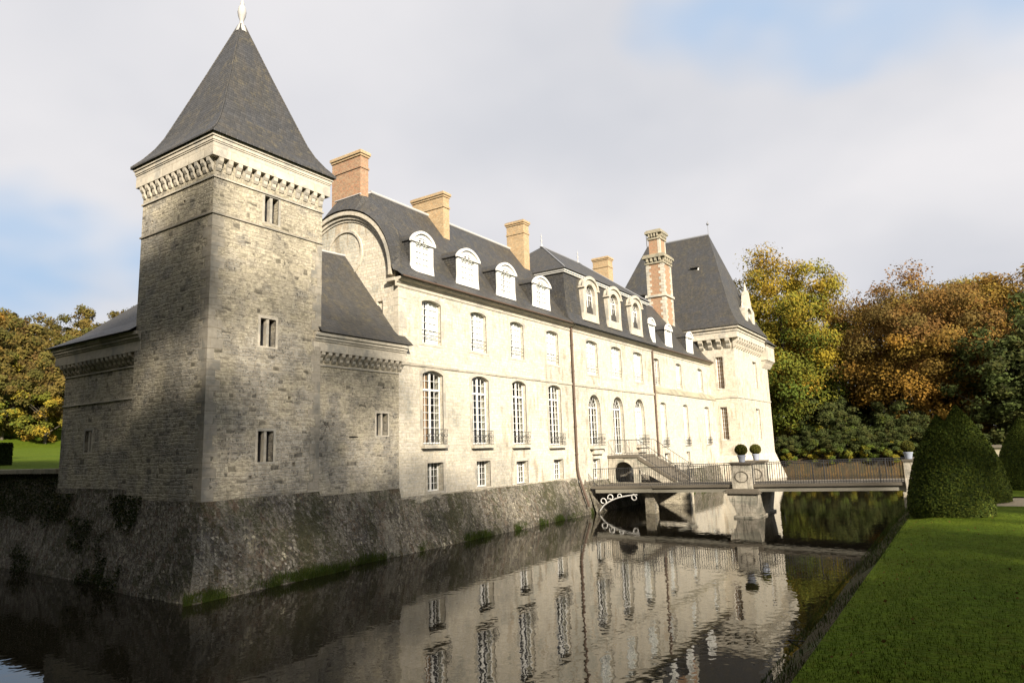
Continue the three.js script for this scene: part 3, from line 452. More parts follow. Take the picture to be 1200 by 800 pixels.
  const half = [[22.1, 12.37, 0.5], [22.4, 12.9, 0.0], [22.85, 14.05, -0.42], [23.3, 15.0, -0.92], [23.3, 15.85, -1.55], [23.0, 16.7, -2.35], [22.72, 17.28, -2.95]], p1 = [...half, [22.72, 17.3, -3.4], [22.72, 17.3, RZ], ...[[22.72, 17.3, -4.4], ...half.slice().reverse().map(([x, y, z]) => [x, y, 2 * RZ - z])]];
  const p2 = fullProf.map(([z, y]) => [24.5, y, z]);
  const q0 = arcs(p0, N), q1 = arcs(p1, N), q2 = arcs(p2, N), loft = (a, b) => poly(a.slice(1).map((_, i) => [a[i], b[i], b[i + 1], a[i + 1]]));
  const roof = part('roof', [profRoof(24.5, 38.6), loft(q1, q2), loft(q0, q1), grid(N, 1, (u, v) => { const p = q0[Math.round(u * N)]; return [mix(X0, X0 + 0.35, v), p[1] - 0.02, p[2]]; })], M.slate, t);
  part('ridge_cap', [rod([24.3, 18.12, RZ], [38.9, 18.12, RZ], 0.1, 8), rod([22.72, 17.32, -2.95], [22.72, 17.32, -4.85], 0.045), rod([22.72, 17.32, RZ], [24.4, 18.12, RZ], 0.045)], M.leadPale, roof);
  part('gutter', bx(22.1, 38.75, 12.34, 12.4, 0.385, 0.52), M.pipe, roof);
  for (const [a, b] of [[23.42, 25.02], [27.0, 28.82], [30.68, 32.5], [34.58, 36.56]]) woodDormer(t, a, b, 12.98, 14.55, 0.5, -0.16);
  chimney(t, 23.12, 23.68, -5.55, -3.4, 16.6, 19.98, M.brickRed, M.brickYellow); chimney(t, 28.97, 29.52, -5.1, -2.7, 15.9, 19.36, M.brickYellow); chimney(t, 37.66, 38.36, -4.1, -2.7, 15.9, 20.02, M.brickYellow);
  downpipe(t, 38.72, 12.5, 0.5, 0.62);
  part('batter', batterGeo(FZ(0.02), 22.3, 39.9, 2.3, 0.58, 13), M.batter, t, 'sloping dark rubble foot with moss and rusty lichen'); part('plinth', bx(22.3, 38.79, 2.0, 2.34, -0.3, 0.03), M.tower, t);
}
// ---------------------------------------------------------------- central block with arched openings
{
  const t = thing('central_block', 'central stone block with three tall arched openings, mansard roof and stone dormers', 'building', [45.8, 0, -3.9]);
  const F = FZ(0.05);
  const up = [[40.92, 42.62], [44.93, 46.62], [48.98, 50.72]].map(([a, b]) => [a, b, 9.2, 11.48, 0.13]);
  const ar = [[40.82, 42.62, 4.35], [44.65, 46.5, 3.66], [48.65, 50.5, 4.3]].map(([a, b, y]) => [a, b, y, 6.92, (b - a) / 2 - 0.002]);
  const bs = [[41.1, 42.2, 2.1, 3.44]];
  part('wall', wallGeo([[38.8, 1.0], [52.8, 1.0], [52.8, 12.3], [38.8, 12.3]], [...up, ...ar, ...bs], 0.5, F), M.facade, t);
  part('wall', [bx(38.8, 52.8, 1, 12.3, -7.7, -7.2), bx(38.8, 39.2, 1, 12.3, -7.2, -0.46), bx(52.4, 52.8, 1, 12.3, -7.2, -0.46)], M.facade, t);
  for (const g of [bx(39.2, 52.4, 8.5, 8.8, -7.2, -0.46), bx(39.2, 52.4, 3.4, 3.6, -7.2, -0.46), bx(39.2, 52.4, 12, 12.2, -7.2, -0.46)]) part('floor_slab', g, M.room, t);
  part('string_course', band(38.82, 52.8, [[-0.02, 8.26], [0.06, 8.28], [0.08, 8.36], [0.08, 8.44], [-0.02, 8.48]], F), M.dressed, t); part('cornice', band(38.8, 52.9, CORN, F), M.dressed, t);
  up.forEach((w, i) => { surround(t, F, w, 0.2, 0.02); glazed(t, F, w, { rows: 6, cols: 4, shutter: true, slit: 0.05 }); barGuard(t, F, w[0], w[1], w[2]); });
  ar.forEach((w, i) => { surround(t, F, w, 0.22, 0.025); glazed(t, F, w, { rows: 5, cols: 4, fan: true, depth: 0.3, name: i === 1 ? 'door' : 'window', shutter: i === 2, slit: 0.4 }); if (i !== 1) { balconet(t, F, w[0] - 0.05, w[1] + 0.05, w[2] - 0.05, 0.78, 0.3); part('window_sill', [bx(w[0] - 0.15, w[1] + 0.15, w[2] - 0.24, w[2] - 0.07, 0.04, 0.42), bx(w[0] + 0.2, w[1] - 0.2, w[2] - 0.6, w[2] - 0.24, 0.04, 0.26)], M.dressed, t); } });
  bs.forEach((w) => { surround(t, F, w, 0.15, 0.016); glazed(t, F, w, { rows: 4, cols: 3, depth: 0.3 }); });
  const st = [[0, 0, 12.36], [0.01, 0.01, 12.42], [0.12, 0.42, 12.78], [0.2, 0.6, 13.25], [0.25, 0.7, 14.2], [0.3, 0.8, 16.02]].map(([ix, iz, y]) => [38.3 + ix, 53.25 - ix, 0.58 - iz, -8.3 + iz, y]);
  const roof = part('mansard_roof', roofStack(st), M.slate, t);
  part('roof_cornice', [bx(38.48, 53.07, 16.0, 16.1, -7.62, -0.1), bx(38.4, 53.15, 16.1, 16.22, -7.7, -0.02)], M.white, roof);
  part('upper_roof', [roofStack([[38.3, 53.25, 0.08, -7.8, 16.22], [38.34, 53.2, 0.04, -7.76, 16.28], [42.1, 48.4, -3.84, -3.94, 19.3]])], M.slate, roof);
  part('hip_ridge', [rod([38.34, 16.3, 0.04], [42.1, 19.32, -3.86], 0.045), rod([42.1, 19.33, -3.9], [48.4, 19.33, -3.9], 0.07, 7), rod([48.4, 19.32, -3.9], [53.2, 16.3, 0.04], 0.045)], M.lead, roof);
  for (const x of [42.1, 47.9]) part('finial', [new THREE.LatheGeometry([[0.16, 19.3], [0.05, 19.5], [0.03, 19.7], [0.09, 19.8], [0.03, 19.9], [0.02, 20.05], [0.07, 20.12], [0.02, 20.2], [0.01, 20.4], [0, 20.41]].map((p) => new THREE.Vector2(...p)), 8).translate(x, 0, -3.9)], M.leadPale, roof);
  for (const c of [41.8, 45.75, 49.85]) {
    const D = FZ(0.16), hw = 1.12, hole = [c - 0.72, c + 0.72, 13.5, 14.95, 0.7], s = new THREE.Shape();
    s.moveTo(c - hw - 0.1, 12.95); s.lineTo(c + hw + 0.1, 12.95); s.lineTo(c + hw, 13.5); s.lineTo(c + hw, 15.35); for (let i = 1; i < 14; i++) { const a = Math.PI * i / 14; s.lineTo(c + hw * Math.cos(a), 15.35 + 0.78 * Math.sin(a)); } s.lineTo(c - hw, 15.35); s.lineTo(c - hw, 13.5); s.closePath(); s.holes.push(arcPath(new THREE.Path(), ...hole));
    const d = part('dormer', new THREE.ExtrudeGeometry(s, { depth: 0.9, bevelEnabled: false }).translate(0, 0, -0.9).applyMatrix4(D), M.dressed, t, 'weathered stone dormer with arched head');
    glazed(d, D, hole, { depth: 0.3, cols: 4, rows: 4, fan: true, shutter: true, slit: 0.5, fr: 0.05 });
    const o = new THREE.Shape(), o2 = []; for (let i = 0; i <= 16; i++) { const a = Math.PI * i / 16; o[i ? 'lineTo' : 'moveTo'](c + (hw + 0.09) * Math.cos(a), 15.35 + 0.88 * Math.sin(a)); } for (let i = 16; i >= 0; i--) { const a = Math.PI * i / 16; o.lineTo(c + (hw - 0.1) * Math.cos(a), 15.35 + 0.66 * Math.sin(a)); } o.closePath();
    part('hood_mould', [new THREE.ExtrudeGeometry(o, { depth: 0.14, bevelEnabled: false }).translate(0, 0, -0.03).applyMatrix4(D), bx(c - hw - 0.12, c - hw + 0.12, 15.26, 15.38, -0.3, 0.3), bx(c + hw - 0.12, c + hw + 0.12, 15.26, 15.38, -0.3, 0.3)], M.dressed, d);
    const r = arcPath(new THREE.Shape(), c - hw - 0.02, c + hw + 0.02, 15.2, 15.35, 0.8); part('dormer_roof', new THREE.ExtrudeGeometry(r, { depth: 1.7, bevelEnabled: false }).translate(0, 0, -2.42), M.lead, d);
  }
  downpipe(t, 52.86, 12.5, 1.2, 0.4);
  part('batter', batterGeo(FZ(0.06), 39.9, 52.8, 2.0, 0.7, 15), M.batter, t, 'sloping rubble foot');
}
// ---------------------------------------------------------------- far wing
{
  const t = thing('ledged_wing', 'pale limestone wing with a lichened ledge above tall windows, between arched block and steep pavilion', 'building', [60.8, 0, -3.9]);
  const F = FZ(0), P = FZ(0.38);
  const up = [[53.35, 54.5], [58.6, 60.0], [64.7, 66.1]].map(([a, b]) => [a, b, 9.2, 11.4, 0.1]);
  const lo = [[53.2, 54.45], [58.65, 59.9], [64.75, 66.1]].map(([a, b]) => [a, b, 4.08, 7.6, 0.12]);
  const bs = [[53.5, 54.7, 2.3, 3.5], [58.8, 59.7, 2.3, 3.5]];
  part('wall', wallGeo([[52.81, 8.4], [68.7, 8.4], [68.7, 12.3], [52.81, 12.3]], up, 0.5, F), M.facade, t);
  part('wall', wallGeo([[52.86, 0.5], [68.7, 0.5], [68.7, 8.42], [52.86, 8.42]], [...lo, ...bs], 0.85, P), M.facade, t);
  part('ledge', poly([[[52.86, 8.44, 0.44], [68.7, 8.44, 0.44], [68.7, 8.52, 0.45], [52.86, 8.52, 0.45]], [[52.86, 8.52, 0.45], [68.7, 8.52, 0.45], [68.7, 9.05, 0.006], [52.86, 9.05, 0.006]], [[52.86, 8.44, 0.44], [52.86, 8.52, 0.45], [52.86, 9.05, 0.006], [52.86, 8.44, 0]]]), M.mossStone, t, 'sloping stone ledge stained with lichen');
  part('wall', [bx(52.81, 68.7, 0.5, 12.3, -7.7, -7.2)], M.facade, t); for (const g of [bx(52.81, 68.5, 8.4, 8.6, -7.2, -0.5), bx(52.81, 68.5, 12, 12.2, -7.2, -0.5)]) part('floor_slab', g, M.room, t);
  part('cornice', band(52.95, 68.7, CORN, F), M.dressed, t);
  up.forEach((w, i) => { surround(t, F, w, 0.17, 0.02); glazed(t, F, w, { rows: 6, cols: 4, shutter: i > 0, slit: 0.05 }); barGuard(t, F, w[0], w[1], w[2]); });
  lo.forEach((w) => { surround(t, P, w, 0.17, 0.02); glazed(t, P, w, { rows: 7, cols: 4, transom: 7.0, shutter: true, slit: 0.37 }); balconet(t, P, w[0] - 0.04, w[1] + 0.04, w[2] - 0.05, 0.75, 0.16); });
  bs.forEach((w) => { surround(t, P, w, 0.14, 0.016); glazed(t, P, w, { rows: 3, cols: 3, depth: 0.3 }); });
  const roof = part('roof', profRoof(53.0, 68.75), M.slate, t); part('ridge_cap', rod([53, 18.12, RZ], [68.7, 18.12, RZ], 0.09, 8), M.lead, roof); part('gutter', bx(53.0, 68.6, 12.34, 12.4, 0.385, 0.52), M.pipe, roof);
  for (const [a, b] of [[53.0, 54.5], [57.1, 58.6], [62.75, 64.4]]) woodDormer(t, a, b, 12.9, 14.5, 0.5, -0.16);
  chimney(t, 53.1, 54.05, -5.1, -3.6, 16.8, 21.05, M.brickYellow);
  // tall chimney of brick panels between chained stone quoins, two tiers
  const c = part('chimney', bx(63.9, 66.2, 15.4, 23.0, -4.3, -2.5), M.brickRed, t, 'tall two-tier chimney of red brick with pale stone corners');
  const R = rng(7); for (const [x, z, sx, sz] of [[63.9, -2.5, 1, -1], [66.2, -2.5, -1, -1], [63.9, -4.3, 1, 1]]) { let y = 15.6, k = 0; while (y < 22.6) { const a = k % 2 ? 0.34 : 0.6, b = k % 2 ? 0.5 : 0.3; part('quoin_stone', bx(x - sx * 0.03, x + sx * a, y, y + 0.29, z - sz * 0.03, z + sz * b), M.dressed, c); y += 0.31; k++; } }
  part('chimney_band', bx(63.75, 66.35, 19.1, 19.32, -4.45, -2.35), M.dressed, c);
  const tier = (x0, x1, z0, z1, y) => { part('chimney_cap', [bx(x0 - 0.12, x1 + 0.12, y, y + 0.25, z0 - 0.12, z1 + 0.12), bx(x0 - 0.3, x1 + 0.3, y + 0.62, y + 0.85, z0 - 0.3, z1 + 0.3), bx(x0, x1, y + 0.2, y + 0.7, z0, z1), bx(x0 - 0.2, x1 + 0.2, y + 0.84, y + 1.0, z0 - 0.2, z1 + 0.2)], M.mossStone, c); for (let i = 0; i < 4; i++) { part('chimney_corbel', bx(mix(x0, x1, (i + 0.25) / 4), mix(x0, x1, (i + 0.7) / 4), y + 0.25, y + 0.63, z1, z1 + 0.25), M.mossStone, c); part('chimney_corbel', bx(x0 - 0.25, x0, y + 0.25, y + 0.63, mix(z0, z1, (i + 0.25) / 4), mix(z0, z1, (i + 0.7) / 4)), M.mossStone, c); } };
  tier(63.9, 66.2, -4.3, -2.5, 22.6); part('upper_shaft', bx(64.25, 65.85, 23.5, 25.6, -4.0, -2.8), M.brickRed, c); for (const x of [64.23, 65.6]) part('quoin_stone', bx(x, x + 0.27, 23.6, 25.4, -3.05, -2.78), M.dressed, c); tier(64.25, 65.85, -4.0, -2.8, 25.3);
  part('batter', batterGeo(P, 52.8, 68.6, 2.0, 0.5, 17), M.batter, t, 'sloping rubble foot');
}
// ---------------------------------------------------------------- far pavilion
{
  const t = thing('steep_pavilion', 'pale stone pavilion with machicolated cornice and very steep slate roof ending the facade', 'building', [73.8, 0, -4.7]);
  const X0 = 68.6, X1 = 79.0, ZF = 2.64, ZB = -12, F = FZ(ZF), L = FX(X0);
  const fw = [[75.7, 77.3, 9.95, 12.9], [75.4, 77.1, 4.4, 7.7]], lw = [[0.72, 1.45, 9.6, 12.9], [0.8, 1.5, 4.45, 7.75]];
  part('wall', wallGeo([[X0, 2.6], [82.6, 2.6], [82.6, 15], [X0, 15]], fw, 0.5, F), M.facade, t);
  part('wall', wallGeo([[-7, 2.6], [ZF - 0.5, 2.6], [ZF - 0.5, 15], [-7, 15]], lw, 0.5, L), M.facade, t);
  part('wall', [bx(X0 + 0.5, 82.6, 2.6, 15, ZB, ZB + 0.5), bx(82.1, 82.6, 2.6, 15, ZB + 0.5, ZF - 0.5), bx(X0, X0 + 0.5, 2.6, 15, ZB + 0.5, -7)], M.facade, t); for (const g of [bx(X0 + 0.5, 82.1, 8.2, 8.5, -7, ZF - 0.5), bx(X0 + 0.5, 82.1, 13.5, 13.8, -7, ZF - 0.5)]) part('floor_slab', g, M.room, t);
  for (const w of fw) { surround(t, F, w, 0.18, 0.02); glazed(t, F, w, { rows: 6, cols: 4, curtain_reflection: [[0.1, 0.9]] }); } for (const w of lw) { surround(t, L, w, 0.15, 0.02); glazed(t, L, w, { rows: 8, cols: 3, curtain_reflection: [[0.05, 0.95]] }); barGuard(t, L, w[0], w[1], w[2]); }
  part('string_course', [bx(X0 - 0.07, 82.66, 8.62, 8.8, -7, ZF + 0.07)], M.dressed, t);
  for (let i = 0; i < 12; i++) corbel(t, L, ZF - 0.45 - i * 0.93, 0.42, 13.75, 14.7, 0.6);
  for (let i = 0; i < 12; i++) corbel(t, F, X0 + 0.1 + i * 0.93, 0.42, 13.75, 14.7, 0.6);
  const ring = (y0, y1, o) => bx(X0 - o, X1 + o, y0, y1, ZB, ZF + o);
  part('cornice', [ring(14.7, 15.35, 0.62), ring(15.35, 15.5, 0.7), ring(15.5, 15.68, 0.62), ring(15.68, 15.9, 0.82)], M.dressed, t);
  const rx = (X0 + X1) / 2, st = [[0, 15.9], [0.02, 16.0], [0.55, 16.9], [1.05, 18.0]].map(([i, y]) => [X0 - 0.95 + i, X1 + 0.95 - i, ZF + 0.95 - i, ZB - 0.6 + i, y]); st.push([rx - 0.06, rx + 0.06, -0.5, -7.9, 27.6]);
  const roof = part('roof', roofStack(st), M.slate, t); part('ridge_cap', rod([rx, 27.62, -0.45], [rx, 27.62, -7.95], 0.13, 8), M.lead, roof);
  part('finial', [rod([rx, 27.6, -7.9], [rx, 29.6, -7.9], 0.1), rod([rx, 27.6, -0.5], [rx, 29.2, -0.5], 0.03), new THREE.SphereGeometry(0.16, 8, 6).translate(rx, 28.9, -0.5)], M.lead, roof);
  for (const [y, z] of [[23.4, -1.6], [20.9, -7.4]]) { const k = (y - 18) / 9.6, x = mix(X0 + 0.1, rx, k) - 0.35; const v = part('roof_vent', bx(x, x + 1.3, y, y + 0.1, z - 0.5, z + 0.5), M.slate, t); part('vent_frame', [bx(x + 0.15, x + 0.3, y - 0.55, y - 0.42, z - 0.45, z + 0.45), bx(x + 0.15, x + 0.3, y - 0.42, y, z + 0.32, z + 0.45)], M.white, v); part('vent_dark_fill', bx(x + 0.32, x + 0.5, y - 0.42, y, z - 0.45, z + 0.45), M.dark, v); }  // near-black block behind each frame paints the shadow inside the vent opening
  for (const z of [1.2]) part('roof_light', [bx(X0 - 0.1, X0 + 0.5, 16.55, 16.95, z - 0.25, z + 0.25)], M.white, roof);
  { const x0 = 73.4, x1 = 77.4, D = FZ(2.9), hole = [74.5, 76.3, 16.3, 18.3, 0.5], s = new THREE.Shape(); s.moveTo(x0, 15.95); s.lineTo(x1, 15.95); s.lineTo(x1, 18.6); s.lineTo(76.5, 19.0); s.lineTo(75.7, 20.7); s.lineTo(75.1, 20.7); s.lineTo(74.3, 19.0); s.lineTo(x0, 18.6); s.closePath(); s.holes.push(arcPath(new THREE.Path(), ...hole));
    const d = part('stone_dormer', new THREE.ExtrudeGeometry(s, { depth: 0.6, bevelEnabled: false }).translate(0, 0, -0.6).applyMatrix4(D), M.dressed, t, 'ornate gabled stone dormer with a pinnacle'); glazed(d, D, hole, { rows: 4, cols: 4, depth: 0.3, curtain_reflection: [[0.1, 0.9]] });
    part('pinnacle', new THREE.LatheGeometry([[0.3, 20.6], [0.34, 20.75], [0.16, 20.9], [0.2, 21.1], [0.08, 21.5], [0, 21.9]].map((p) => new THREE.Vector2(...p)), 8).translate(75.4, 0, 2.6), M.dressed, d); for (const x of [73.6, 77.2]) part('pinnacle', new THREE.LatheGeometry([[0.2, 18.5], [0.22, 18.7], [0.1, 18.8], [0.14, 19], [0, 19.6]].map((p) => new THREE.Vector2(...p)), 8).translate(x, 0, 2.6), M.dressed, d);
    part('dormer_roof', [poly([[[x0, 18.5, 2.3], [x0, 18.5, -2], [75.4, 20.4, -2], [75.4, 20.4, 2.3]], [[x1, 18.5, 2.3], [x1, 18.5, -2], [75.4, 20.4, -2], [75.4, 20.4, 2.3]]]), bx(x0 + 0.05, x0 + 0.2, 16, 18.5, 0, 2.3), bx(x1 - 0.2, x1 - 0.05, 16, 18.5, 0, 2.3)], M.slate, d); }
  // corbelled side turret with its own roof
  const tu = part('side_turret', [bx(79.8, 83.6, 13.4, 15.1, -2.5, 3.35), bx(79.7, 83.7, 15.1, 15.3, -2.6, 3.45)], M.dressed, t); for (let i = 0; i < 7; i++) part('corbel', band(79.9 + i * 0.55, 80.2 + i * 0.55, [[-0.02, 12.6], [0.1, 12.6], [0.35, 12.95], [0.4, 13.1], [0.68, 13.38], [-0.02, 13.38]], F), M.dressed, tu);
  part('turret_roof', poly([[[79.5, 15.3, 3.7], [84, 15.3, 3.7], [80.2, 19, 0.3]], [[84, 15.3, 3.7], [84, 15.3, -3], [80.2, 19, 0.3]], [[79.5, 15.3, 3.7], [80.2, 19, 0.3], [79, 19, -3], [79, 15.3, -3]]]), M.slate, tu);
  part('batter', [grid(8, 8, (a, b) => { const y = mix(2.9, -0.8, b), o = 0.9 * (2.9 - y) / 2.9; return [mix(X0 - o, 82.6 + o, a), y, ZF + 0.02 + o, a * 14, y]; }, true), grid(8, 8, (a, b) => { const y = mix(2.9, -0.8, b), o = 0.9 * (2.9 - y) / 2.9; return [X0 - 0.02 - o, y, mix(-7, ZF + o, a), a * 10, y]; }, true), grid(4, 4, (a, b) => { const y = mix(2.9, -0.8, b), o = 0.9 * (2.9 - y) / 2.9; return [82.62 + o, y, mix(-7, ZF + o, a), a * 10, y]; }, true)], M.facade, t);
}

// ---------------------------------------------------------------- footbridge over the moat
const deckY = (z) => 1.68 + 0.0185 * z;
function railing(parent, x, z0, z1, h = 1.12, level = deckY, name = 'railing') {
  const gs = [], P = (z, y) => [x, level(z) + y, z];
  gs.push(rod(P(z0, h), P(z1, h), 0.022, 6), rod(P(z0, 0.1), P(z1, 0.1), 0.014, 5));
  const n = Math.round((z1 - z0) / 0.135); for (let i = 0; i <= n; i++) { const z = mix(z0, z1, i / n); gs.push(rod(P(z, 0), P(z, h), i % 24 === 0 ? 0.03 : 0.0125, 5)); }
  return part(name, gs, M.iron, parent);
}
{
  const t = thing('footbridge', 'narrow footbridge with thin iron railings on a stone pier across the moat', 'bridge', [41.8, 0, 10]);
  const XA = 40, XB = 43.6, sheet = (x0, x1, z0, z1, top, bot) => poly([[[x0, deckY(z0) + top, z0], [x1, deckY(z0) + top, z0], [x1, deckY(z1) + top, z1], [x0, deckY(z1) + top, z1]], [[x0, deckY(z0) + bot, z0], [x1, deckY(z0) + bot, z0], [x1, deckY(z1) + bot, z1], [x0, deckY(z1) + bot, z1]], [[x0, deckY(z0) + bot, z0], [x0, deckY(z1) + bot, z1], [x0, deckY(z1) + top, z1], [x0, deckY(z0) + top, z0]], [[x1, deckY(z0) + bot, z0], [x1, deckY(z1) + bot, z1], [x1, deckY(z1) + top, z1], [x1, deckY(z0) + top, z0]], [[x0, deckY(z0) + bot, z0], [x1, deckY(z0) + bot, z0], [x1, deckY(z0) + top, z0], [x0, deckY(z0) + top, z0]], [[x0, deckY(z1) + bot, z1], [x1, deckY(z1) + bot, z1], [x1, deckY(z1) + top, z1], [x0, deckY(z1) + top, z1]]]);
  part('deck', sheet(XA - 0.04, XB + 0.04, 4.62, 18.5, 0, -0.16), M.deckStone, t); part('deck', sheet(XA - 0.06, 48.2, 0.5, 4.6, 0.004, -0.15), M.deckStone, t);
  for (const x of [XA + 0.08, XB - 0.28]) part('beam', sheet(x, x + 0.2, 4.62, 18.4, -0.165, -0.43), M.beam, t);
  part('beam', sheet(XA, XA + 0.22, 0.7, 4.6, -0.155, -0.42), M.beam, t); part('beam', sheet(XA + 0.22, 48, 4.3, 4.58, -0.155, -0.4), M.beam, t);
  part('terrace_pier', bx(40.5, 41.2, -0.6, 1.25, 3.9, 4.5), M.tower, t); part('terrace_wall', bx(47.2, 48.0, -0.6, 1.3, 0.5, 4.5), M.tower, t);
  railing(t, XA, 0.62, 9.6); railing(t, XA, 10.78, 18.3); railing(t, XB, 4.9, 9.6); railing(t, XB, 10.78, 18.3); railing(t, 48.1, 0.6, 4.5);
  // pier: broad head narrowing to the water
  const pf = (z0, z1, y) => [[39.75, y, z0], [39.75, y, z1], [43.85, y, z1], [43.85, y, z0]], lv = [[9.3, 11.05, 1.36], [9.32, 11.02, 1.12], [9.45, 10.98, 0.85], [9.66, 10.93, 0.55], [9.76, 10.88, 0.2], [9.78, 10.87, -0.8]].map(([a, b, y]) => pf(a, b, y)), fs = [];
  for (let i = 0; i + 1 < lv.length; i++) for (let k = 0; k < 4; k++) fs.push([lv[i][k], lv[i][(k + 1) % 4], lv[i + 1][(k + 1) % 4], lv[i + 1][k]]); fs.push(lv[0]);
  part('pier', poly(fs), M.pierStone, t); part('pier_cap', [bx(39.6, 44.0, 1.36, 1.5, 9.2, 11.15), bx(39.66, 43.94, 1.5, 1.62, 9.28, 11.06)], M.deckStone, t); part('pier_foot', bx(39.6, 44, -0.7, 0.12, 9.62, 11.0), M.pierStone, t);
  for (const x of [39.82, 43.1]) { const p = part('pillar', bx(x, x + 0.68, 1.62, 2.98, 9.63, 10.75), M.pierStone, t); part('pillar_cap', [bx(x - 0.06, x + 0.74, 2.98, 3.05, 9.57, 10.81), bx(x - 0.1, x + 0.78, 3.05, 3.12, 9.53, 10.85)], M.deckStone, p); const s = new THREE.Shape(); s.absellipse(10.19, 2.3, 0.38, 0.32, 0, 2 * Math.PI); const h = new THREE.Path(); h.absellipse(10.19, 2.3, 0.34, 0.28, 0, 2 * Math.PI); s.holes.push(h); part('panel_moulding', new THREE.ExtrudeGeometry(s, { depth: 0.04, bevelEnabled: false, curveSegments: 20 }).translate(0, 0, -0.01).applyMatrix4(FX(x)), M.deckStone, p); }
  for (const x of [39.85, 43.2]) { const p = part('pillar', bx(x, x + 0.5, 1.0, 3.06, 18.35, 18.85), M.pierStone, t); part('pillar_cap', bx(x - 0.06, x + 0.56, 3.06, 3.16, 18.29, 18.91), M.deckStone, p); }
  part('abutment', bx(39.7, 44, -0.8, 1.53, 18.2, 19.9), M.tower, t);
  // white iron scroll bracket under the deck at the wall
  { const gs = [], x = 40.02, C = (cz, cy, r, a0, a1, n = 14) => { const p = []; for (let i = 0; i <= n; i++) { const a = mix(a0, a1, i / n), q = r * (1 - 0.55 * i / n); p.push([x, cy + q * Math.sin(a), cz + q * Math.cos(a)]); } gs.push(tube(p, 0.035, 5)); };
    gs.push(tube([[x, 0.15, 0.95], [x, 0.5, 1.25], [x, 0.9, 2.0], [x, 1.12, 2.9], [x, 1.2, 3.6]], 0.045)); C(1.2, 0.75, 0.24, -1, 5.2); C(1.75, 1.0, 0.22, 3.6, -2.6); C(2.4, 1.1, 0.16, 3.6, -2.4); C(3.4, 1.02, 0.22, 1.6, 7.6); part('scroll_bracket', gs, M.white, t); }
}
// entrance stair
{
  const t = thing('entrance_stair', 'stone entrance stair with arched side wall and iron handrails rising to the middle door', 'staircase', [45, 1.75, 2.5]);
  const x0 = 43.4, x1 = 46.5, yl = 3.6, n = 10, zs = 2.35, zr = 0.255, rise = (yl - 1.78) / n;
  part('landing', bx(x0 - 0.08, x1 + 0.08, yl - 0.16, yl, 0.08, zs), M.deckStone, t);
  for (let i = 1; i <= n; i++) part('step', bx(x0 + 0.02, x1 - 0.02, Math.max(1.72, yl - i * rise - 0.3), yl - i * rise - 0.002, zs + (i - 1) * zr + 0.002, zs + i * zr + 0.03), M.deckStone, t);
  const zE = zs + n * zr + 0.1, o = [[0.1, 1.72], [2.35, 1.72], [2.35, 2.62], [4.05, 1.72], [zE, 1.72], [zE, 1.84], [zs + 0.1, yl - 0.1], [zs, yl - 0.17], [0.1, yl - 0.17]];
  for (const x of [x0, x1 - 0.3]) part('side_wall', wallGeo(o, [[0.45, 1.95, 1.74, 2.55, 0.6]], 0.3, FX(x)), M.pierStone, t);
  for (const x of [x0 - 0.05, x1 - 0.35]) part('string_coping', poly([[[x, yl - 0.05, zs], [x, 1.9, zE], [x + 0.4, 1.9, zE], [x + 0.4, yl - 0.05, zs]], [[x, yl - 0.05, zs], [x, 1.9, zE], [x, 1.72, zE], [x, yl - 0.3, zs]]]), M.deckStone, t);
  for (const x of [x0 + 0.05, x1 - 0.05]) { const lv = (z) => (z < zs ? yl : Math.max(1.8, yl - (z - zs) * rise / zr)), gs = [], h = 1.05, P = (z, y) => [x, lv(z) + y, z]; gs.push(rod(P(0.15, h), P(zs, h), 0.02), rod(P(zs, h), P(zE, h), 0.02), rod(P(0.15, 0.12), P(zs, 0.12), 0.012), rod(P(zs, 0.12), P(zE, 0.12), 0.012)); for (let z = 0.15; z < zE; z += 0.2) gs.push(rod(P(z, 0), P(z, h), 0.011)); gs.push(new THREE.TorusGeometry(0.18, 0.014, 4, 12).rotateY(Math.PI / 2).translate(x, 1.8 + h * 0.8, zE)); part('handrail', gs, M.iron, t); }
}

